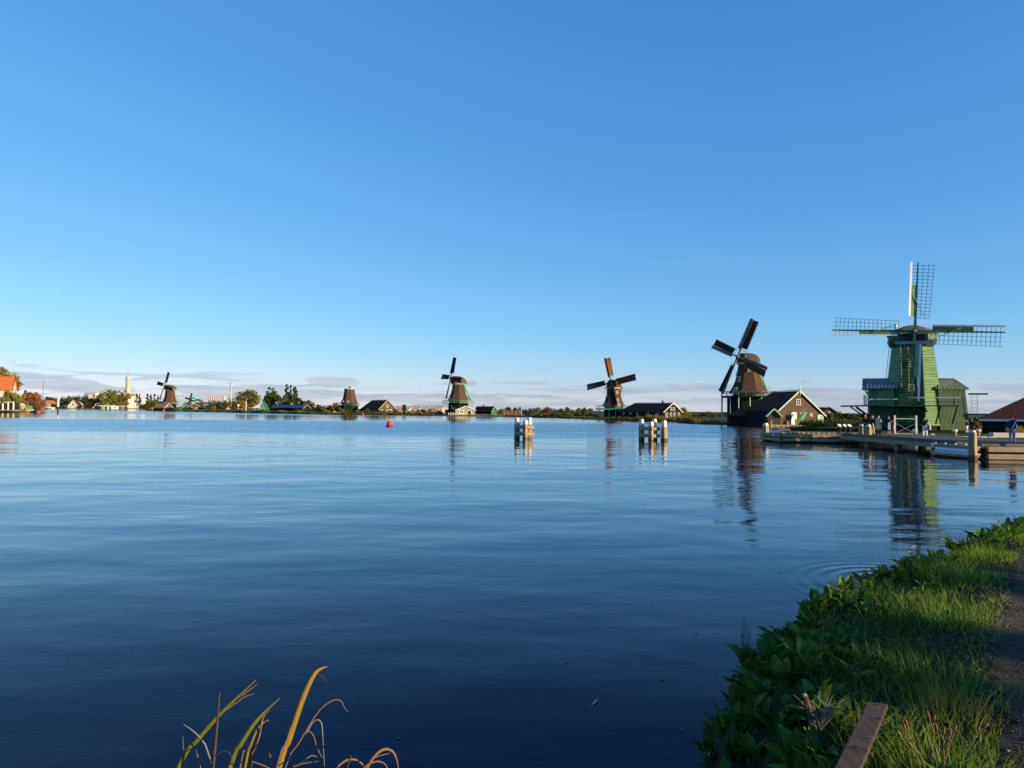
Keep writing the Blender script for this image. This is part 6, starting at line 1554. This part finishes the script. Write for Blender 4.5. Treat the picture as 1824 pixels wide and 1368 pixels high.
# walk along the shoreline and set plants in two or three rows
rr_ = random.Random(77); rowc = {}; cnt = 0
for (a, b) in zip(SH[3:-2], SH[4:-1]):
    L_ = float(np.linalg.norm(b - a)); dirv = (b - a) / L_; nr = np.array([dirv[1], -dirv[0]]); s_ = 0.0
    while s_ < L_:
        q = a + dirv * s_
        if q[1] > 14.5: break
        near = q[1] < 6.2
        for d_, size, n_, up in ((0.10, 0.29, 11, 6), (0.34, 0.26, 11, 2), (0.60, 0.23, 10, 0), (0.85, 0.19, 9, 0), (1.12, 0.16, 8, 0)):
            if d_ > 0.7 and rr_.random() < 0.3: continue
            if d_ > 1 and sdist(np.array([q + nr * d_]), PE)[0] > -0.45: continue
            if q[1] < 3.55 and d_ > 0.5: continue
            dd = d_ + rr_.uniform(-0.1, 0.1); p2 = q + nr * dd + dirv * rr_.uniform(-0.12, 0.12)
            z = float(bank_z(np.array([p2]))[0])
            where = next(t for lim, t in ((3.4, 'at the bottom corner of the bank'), (4.3, 'left of the plank'), (5.2, 'beside the dry twigs'), (6.2, 'above the dry twigs'), (7.2, 'near the stems in the water'), (8.4, 'opposite the straw tussock'), (9.6, 'below the ripple rings'), (11.0, 'beside the ripple rings'), (99, 'at the far end of the bank')) if q[1] < lim)
            row = {0.10: 'overhanging the water', 0.34: 'on the lower slope', 0.60: 'on the upper slope', 0.85: 'at the edge of the grass', 1.12: 'out in the grass'}[d_]
            dock_plant(p2[0], p2[1], max(z, 0.02), size * rr_.uniform(0.8, 1.2), n_, f'leafy dock plant {row}, {where}', 3000 + cnt, upr=up); cnt += 1
        s_ += 0.24 if near else 0.33
# weathered plank lying on the bank
x0, y0 = gpt(1564, 1266, 0.98); x1, y1 = gpt(1512, 1372, 0.98); dv = Vector((x1 - x0, y1 - y0, 0)).normalized()
pl_ = empty('plank', (x0, y0, 0.97), 0, 'grey brown weathered plank lying in the grass of the near bank', 'plank')
WP = mat('plank_wood', (0.085, 0.064, 0.05), 0.85, 0.3, 3.0, bump=0.6, bscale=30, stretch=(9, 1.2, 9), spec=0.15)
sd = Vector((-dv.y, dv.x, 0)); vs = []; hw = 0.050
secs = []
for t in (-0.0, 0.3, 0.8, 1.5):
    c = dv * t + Vector((0, 0, 0.03 * (1 - t)))
    secs.append([c - sd * hw + Vector((0, 0, 0)), c + sd * hw, c + sd * hw + Vector((0, 0, 0.03)), c - sd * hw + Vector((0, 0, 0.03))])
secs[0] = [p + dv * (0.03 if i in (0, 3) else 0.0) for i, p in enumerate(secs[0])]
MB().loft(secs).build('board', WP, pl_, bevel=0.004)
for t in (0.05, 0.62):
    c = dv * t + Vector((0, 0, 0.03 * (1 - t) + 0.031)); MB().tube([c, c + Vector((0, 0, 0.003))], 0.006, 8).build('nail_head', M['black'], pl_)
# ribwort stalks with brown heads
HEAD = mat('seed_head', (0.20, 0.09, 0.03), 0.9, 0.3, 9.0); STK = mat('flower_stalk', (0.22, 0.17, 0.06), 0.8, 0.25, 5.0, trans=0.2)
def stalks(spots, label, seed):
    r = random.Random(seed); bx0, by0 = gpt(spots[0][0], spots[0][1], 0.98)
    root = empty('flowering_ribwort', (bx0, by0, 0.96), 0, label, 'plant', 'brown ribwort stalks on the near bank')
    for (px, py, tx, ty) in spots:
        x, y = gpt(px, py, 0.98); top = at(tx, ty, y + r.uniform(-0.05, 0.05)); b = Vector((x, y, 0.97)); o = Vector((bx0, by0, 0.96))
        mid = b.lerp(top, 0.55) + Vector((r.uniform(-0.02, 0.02), 0, 0.015)); d = (top - mid).normalized()
        st_ = MB().tube([b - o, mid - o, top - o], [0.003, 0.0024, 0.002], 5).build('stalk', STK, root)
        MB().tube([top - o - d * 0.005, top - o + d * 0.006, top - o + d * 0.02, top - o + d * 0.032], [0.002, 0.0065, 0.006, 0.002], 7).build('seed_head', HEAD, st_, smooth=True)
stalks(((1625, 1368, 1604, 1310), (1632, 1368, 1612, 1300), (1640, 1368, 1616, 1292), (1650, 1372, 1625, 1330)), 'left bunch of brown headed ribwort stalks at the bottom of the bank', 1)
stalks(((1660, 1345, 1655, 1278), (1664, 1350, 1663, 1284), (1672, 1352, 1669, 1300), (1684, 1360, 1681, 1306), (1680, 1362, 1700, 1302), (1694, 1366, 1692, 1309)), 'right bunch of tall ribwort stalks near the bottom edge', 2)
stalks(((1742, 1270, 1776, 1228), (1725, 1330, 1752, 1296)), 'leaning ribwort stalks beside the footpath', 3)
# dead twigs and old stump
TW = mat('dead_twig', (0.20, 0.16, 0.12), 0.9, 0.3, 8.0); STP = mat('old_stump', (0.09, 0.065, 0.045), 0.9, 0.35, 6.0, bump=0.6)
def twigs(px, py, z, n, label, seed, spread=0.16, h=0.22, m=TW, name='dead_twigs'):
    r = random.Random(seed); x, y = gpt(px, py, z); root = empty(name, (x, y, z - 0.03), 0, label, 'twigs')
    for i in range(n):
        a = r.uniform(0, 6.28); d = spread * r.uniform(0.3, 1); p1 = Vector((math.cos(a) * d * 0.4, math.sin(a) * d * 0.4, h * r.uniform(0.35, 0.6))); p2 = Vector((math.cos(a) * d, math.sin(a) * d, h * r.uniform(0.4, 1.0)))
        MB().tube([(0, 0, 0), p1, p2], [0.0035, 0.0026, 0.0012], 4).build('twig', m, root)
    return root
twigs(1462, 1290, 0.9, 26, 'pale dry twig cluster among the leaves left of the plank', 11)
sx_, sy_ = gpt(1446, 1290, 0.9); sp_ = empty('broken_stump', (sx_, sy_, 0.82), 0, 'short broken brown stump beside the dry twigs', 'stump')
MB().tube([(0.02, 0, 0), (0.0, 0.01, 0.12), (-0.04, 0.0, 0.24)], [0.022, 0.019, 0.017], 8).build('stem', STP, sp_); MB().tube([(-0.04, 0, 0.238), (-0.045, 0.0, 0.25)], [0.016, 0.009], 7).build('broken_end', mat('fresh_wood', (0.32, 0.19, 0.09), 0.8), sp_)
twigs(1352, 1165, 0.35, 7, 'bare dark twigs poking over the water left of the leaves', 12, spread=0.24, h=0.2, m=STP)
twigs(1285, 1345, 0.45, 8, 'dark bare twigs at the water in the bottom corner of the bank', 14, spread=0.18, h=0.26, m=STP)
wx, wy = gpt(1330, 1150, 0.0); ws = empty('dead_water_stems', (wx, wy, -0.05), 0, 'thin dead stems standing in the water off the bank', 'stems')
for i in range(9):
    r = random.Random(40 + i); MB().tube([(r.uniform(-0.06, 0.06), r.uniform(-0.05, 0.05), 0), (r.uniform(-0.07, 0.07), 0, 0.16), (r.uniform(-0.09, 0.09), 0, r.uniform(0.22, 0.4))], [0.003, 0.0025, 0.001], 4).build('stem', STP, ws)
fx, fy = gpt(1060, 1252, 0.0); ft = empty('floating_feather', (fx, fy, 0.004), R(62), 'tiny pale feather floating on the dark water', 'feather')
MB().add([(-0.07, 0, 0.0), (-0.03, 0.012, 0.004), (0.04, 0.012, 0.006), (0.08, 0.0, 0.003), (0.04, -0.01, 0.006), (-0.03, -0.01, 0.004)], [(0, 1, 5), (1, 2, 4, 5), (2, 3, 4)]).build('vane', M['render_grey'], ft)
MB().tube([(-0.1, 0, 0.004), (0.08, 0, 0.006)], 0.002, 4).build('quill', M['white'], ft)

# ------------------------------------------------------------------ iris and dry reed leaves in the water by the viewer
IG = mat('iris_green', (0.07, 0.12, 0.012), 0.5, 0.3, 170.0, col2=(0.20, 0.18, 0.02), stretch=(1, 1, 0.015), trans=0.3, spec=0.3)
IY = mat('iris_gold', (0.16, 0.17, 0.015), 0.5, 0.3, 170.0, col2=(0.42, 0.20, 0.03), stretch=(1, 1, 0.012), trans=0.3, spec=0.3)
IB = mat('iris_brown', (0.16, 0.085, 0.04), 0.8, 0.3, 170.0, col2=(0.30, 0.18, 0.08), stretch=(1, 1, 0.02), trans=0.15)
ID = mat('iris_dark_stem', (0.04, 0.024, 0.015), 0.8, 0.35, 170.0, col2=(0.09, 0.05, 0.03), stretch=(1, 1, 0.02))
IP = mat('iris_pale', (0.30, 0.27, 0.20), 0.8, 0.25, 170.0, stretch=(1, 1, 0.02), trans=0.2)
def smooth_pts(pts, n=14):
    out = []; m_ = len(pts)
    for i in range(n + 1):
        t = i / n * (m_ - 1); k = min(int(t), m_ - 2); f = t - k
        p0, p1, p2, p3 = pts[max(k - 1, 0)], pts[k], pts[k + 1], pts[min(k + 2, m_ - 1)]
        out.append(0.5 * ((2 * p1) + (p2 - p0) * f + (2 * p0 - 5 * p1 + 4 * p2 - p3) * f * f + (3 * p1 - p0 - 3 * p2 + p3) * f ** 3))
    return out
def ribbon(root, org, pix, Y, wpx, m, dY=0.0, yaw=0.3, tip=0.12, to_base=True, seed=0):
    """strap leaf through picture points at depth Y..Y+dY, continued down to the water; keeled cross-section with thickness"""
    k = len(pix); pts = [at(px, py, Y + dY * i / max(1, k - 1)) for i, (px, py) in enumerate(pix)]
    if to_base:
        d = (pts[1] - pts[0]).normalized(); L = min(1.4, (pts[0].z + 0.1) / max(d.z, 0.35)); b = pts[0] - d * L; b.z = -0.1
        b.x = pts[0].x - d.x * L * 0.6; pts = [b, b.lerp(pts[0], 0.5) - d.cross(Vector((0, 1, 0))) * 0.01] + pts
    sp = smooth_pts(pts, 20); hw = 0.54 * wpx * Y / FPX / 2; vs = []; fs = []
    for i, p in enumerate(sp):
        f = i / 20; d = (sp[min(i + 1, 20)] - sp[max(i - 1, 0)]).normalized()
        view = Vector((math.sin(yaw), -math.cos(yaw), 0.1)); sdv = d.cross(view).normalized(); nr = sdv.cross(d)
        w = hw * (1.0 if f < 0.55 else max(tip, 1 - ((f - 0.55) / 0.45) ** 1.5 * (1 - tip)))
        for s, off in ((-1, 0), (0, 0.35), (1, 0)): vs.append(p + sdv * (s * w) + nr * (off * w) - org)
    for i in range(20):
        for j in range(2): a = i * 3 + j; fs.append((a, a + 1, a + 4, a + 3))
    o = MB().add(vs, fs).build('leaf_blade', m, root, smooth=True)
    sol = o.modifiers.new('thick', 'SOLIDIFY'); sol.thickness = 0.0018; sol.offset = 0
    return o
def clump(px, label, items):
    b = at(px, 1368, 3.25); org = Vector((b.x, 3.25, -0.05)); root = empty('yellow_iris', org, 0, label, 'plant', 'iris clumps in the water by the viewer')
    for k, (pix, Y, w, m_, dY, yaw, tip, tb) in enumerate(items): ribbon(root, org, pix, Y, w, m_, dY, yaw, tip, tb, k)
clump(365, 'left iris clump with dark upright stem and split green leaf', (
    ([(318, 1366), (352, 1318), (390, 1274), (425, 1240), (456, 1211)], 3.2, 14, IG, 0.1, 0.4, 0.1, True),
    ([(392, 1270), (415, 1252), (440, 1232), (459, 1218)], 3.28, 4, IB, 0.0, 0.4, 0.2, False),
    ([(392, 1272), (420, 1252), (438, 1240), (453, 1236)], 3.27, 4, IB, 0.0, 0.2, 0.2, False),
    ([(380, 1366), (386, 1300), (391, 1232)], 3.1, 9, ID, 0.03, 0.1, 0.5, True),
    ([(374, 1352), (362, 1322), (346, 1304), (327, 1290)], 3.2, 7, IP, -0.1, -0.3, 0.1, True),
    ([(357, 1368), (352, 1350), (349, 1334)], 3.15, 4, IB, 0, 0, 0.2, True), ([(327, 1336), (326, 1322), (326, 1310)], 3.2, 2.5, IB, 0, 0, 0.3, False),
    ([(385, 1346), (398, 1338), (410, 1343), (417, 1366)], 3.1, 2.6, ID, 0, 0, 0.4, False)))
clump(440, 'middle iris clump of short green leaves with brown tips', (
    ([(410, 1366), (428, 1328), (452, 1290), (474, 1266), (499, 1243)], 3.15, 15, IG, 0.1, 0.5, 0.08, True),
    ([(436, 1366), (446, 1328), (460, 1296), (478, 1282)], 3.2, 11, IY, 0.05, -0.2, 0.15, True),
    ([(446, 1366), (458, 1322), (470, 1290), (478, 1284)], 3.25, 8, IG, 0.05, 0.6, 0.15, True),
    ([(428, 1366), (436, 1338)], 3.1, 5, IB, 0, 0.1, 0.3, True), ([(448, 1345), (462, 1312), (468, 1280), (480, 1264)], 3.22, 5, IB, 0, 0.2, 0.2, False),
    ([(468, 1368), (478, 1345), (490, 1322)], 3.2, 5, IB, 0.02, 0.3, 0.3, True), ([(485, 1368), (482, 1352), (480, 1341)], 3.18, 4, IB, 0, 0, 0.4, True)))
clump(510, 'tall golden iris leaf with bent brown tip', (
    ([(497, 1366), (514, 1320), (530, 1270), (545, 1230), (560, 1201), (572, 1191), (584, 1187)], 3.15, 19, IY, 0.15, 0.35, 0.05, True),
    ([(493, 1366), (508, 1325), (521, 1290), (530, 1284)], 3.12, 6, IB, 0.05, -0.3, 0.2, True),
    ([(563, 1201), (572, 1204), (579, 1210), (583, 1214)], 3.3, 3, ID, 0, 0, 0.3, False),
    ([(508, 1366), (530, 1328), (552, 1290), (572, 1262), (594, 1247), (608, 1249), (614, 1262), (621, 1268)], 3.25, 3.4, IB, 0.1, 0.2, 0.2, True),
    ([(545, 1308), (556, 1288), (566, 1282), (573, 1290), (575, 1315), (578, 1366)], 3.3, 3, IP, 0.0, 0.2, 0.4, False),
    ([(547, 1300), (558, 1310), (564, 1330), (574, 1350)], 3.32, 3.5, IB, 0, 0.1, 0.4, False),
    ([(522, 1366), (540, 1360), (568, 1356)], 3.1, 4, IB, 0, 0.1, 0.3, False), ([(530, 1364), (548, 1350), (556, 1346), (568, 1349)], 3.15, 3, IP, 0, 0.1, 0.3, False),
    ([(448, 1356), (470, 1364), (485, 1372)], 3.05, 4, IB, 0, 0.2, 0.3, False)))
clump(650, 'dry brown iris leaves bent into arches at the bottom edge', (
    ([(572, 1440), (592, 1380), (612, 1357), (630, 1353), (644, 1360), (652, 1376)], 3.0, 7, IB, 0.1, 0.2, 0.3, False),
    ([(630, 1440), (650, 1376), (668, 1346), (684, 1335), (698, 1338), (706, 1352), (710, 1372)], 3.05, 9, IB, 0.12, 0.2, 0.25, False),
    ([(622, 1430), (645, 1372), (668, 1357), (684, 1360), (692, 1372)], 3.0, 5, IB, 0.05, 0.1, 0.3, False),
    ([(618, 1368), (622, 1360), (623, 1352)], 3.0, 4, ID, 0, 0, 0.4, True), ([(658, 1354), (676, 1346), (694, 1342)], 3.1, 2.5, IP, 0, 0, 0.3, False)))

# leaves and bits drifting on the water near the bank
FL = mat('drift_leaf', (0.17, 0.12, 0.03), 0.7, 0.3, 20.0, col2=(0.30, 0.17, 0.05), per_obj=0.4)
rf_ = random.Random(55)
for i, (px, py) in enumerate(((1388, 1021), (1240, 1128), (1180, 1210), (1120, 1330), (1215, 1300), (1010, 1180), (905, 1240), (760, 1290), (710, 1315), (1255, 1060), (640, 1240), (1330, 985))):
    x, y = gpt(px, py, 0.004); o = empty('floating_leaf', (x, y, 0.004), rf_.uniform(0, 6), ['small curled leaf drifting on the water, nearest the ripple rings', 'yellowed leaf drifting off the middle of the bank', 'brown leaf drifting left of the dock plants', 'leaf drifting at the bottom edge right of the feather', 'pair coloured leaf drifting beside the bottom corner of the bank', 'leaf drifting left of and above the feather', 'leaf drifting far left of the feather', 'leaf drifting right of the iris arches', 'leaf drifting close above the iris arches', 'leaf drifting above the dead water stems', 'leaf drifting above the golden iris', 'leaf drifting farthest out in open water'][i], 'leaf', 'leaves drifting on the water')
    k = rf_.uniform(0.5, 1.0); MB().add([(0.03 * k * a, 0.018 * k * b, 0.004 * abs(b)) for a, b in ((-1, 0), (-0.4, 0.8), (0.4, 0.8), (1, 0), (0.4, -0.8), (-0.4, -0.8))], [(0, 1, 5), (1, 2, 4, 5), (2, 3, 4)]).build('blade', FL, o)
    MB().tube([(-0.05 * k, 0, 0.002), (-0.03 * k, 0, 0.003)], 0.0012, 4).build('stalk', FL, o)
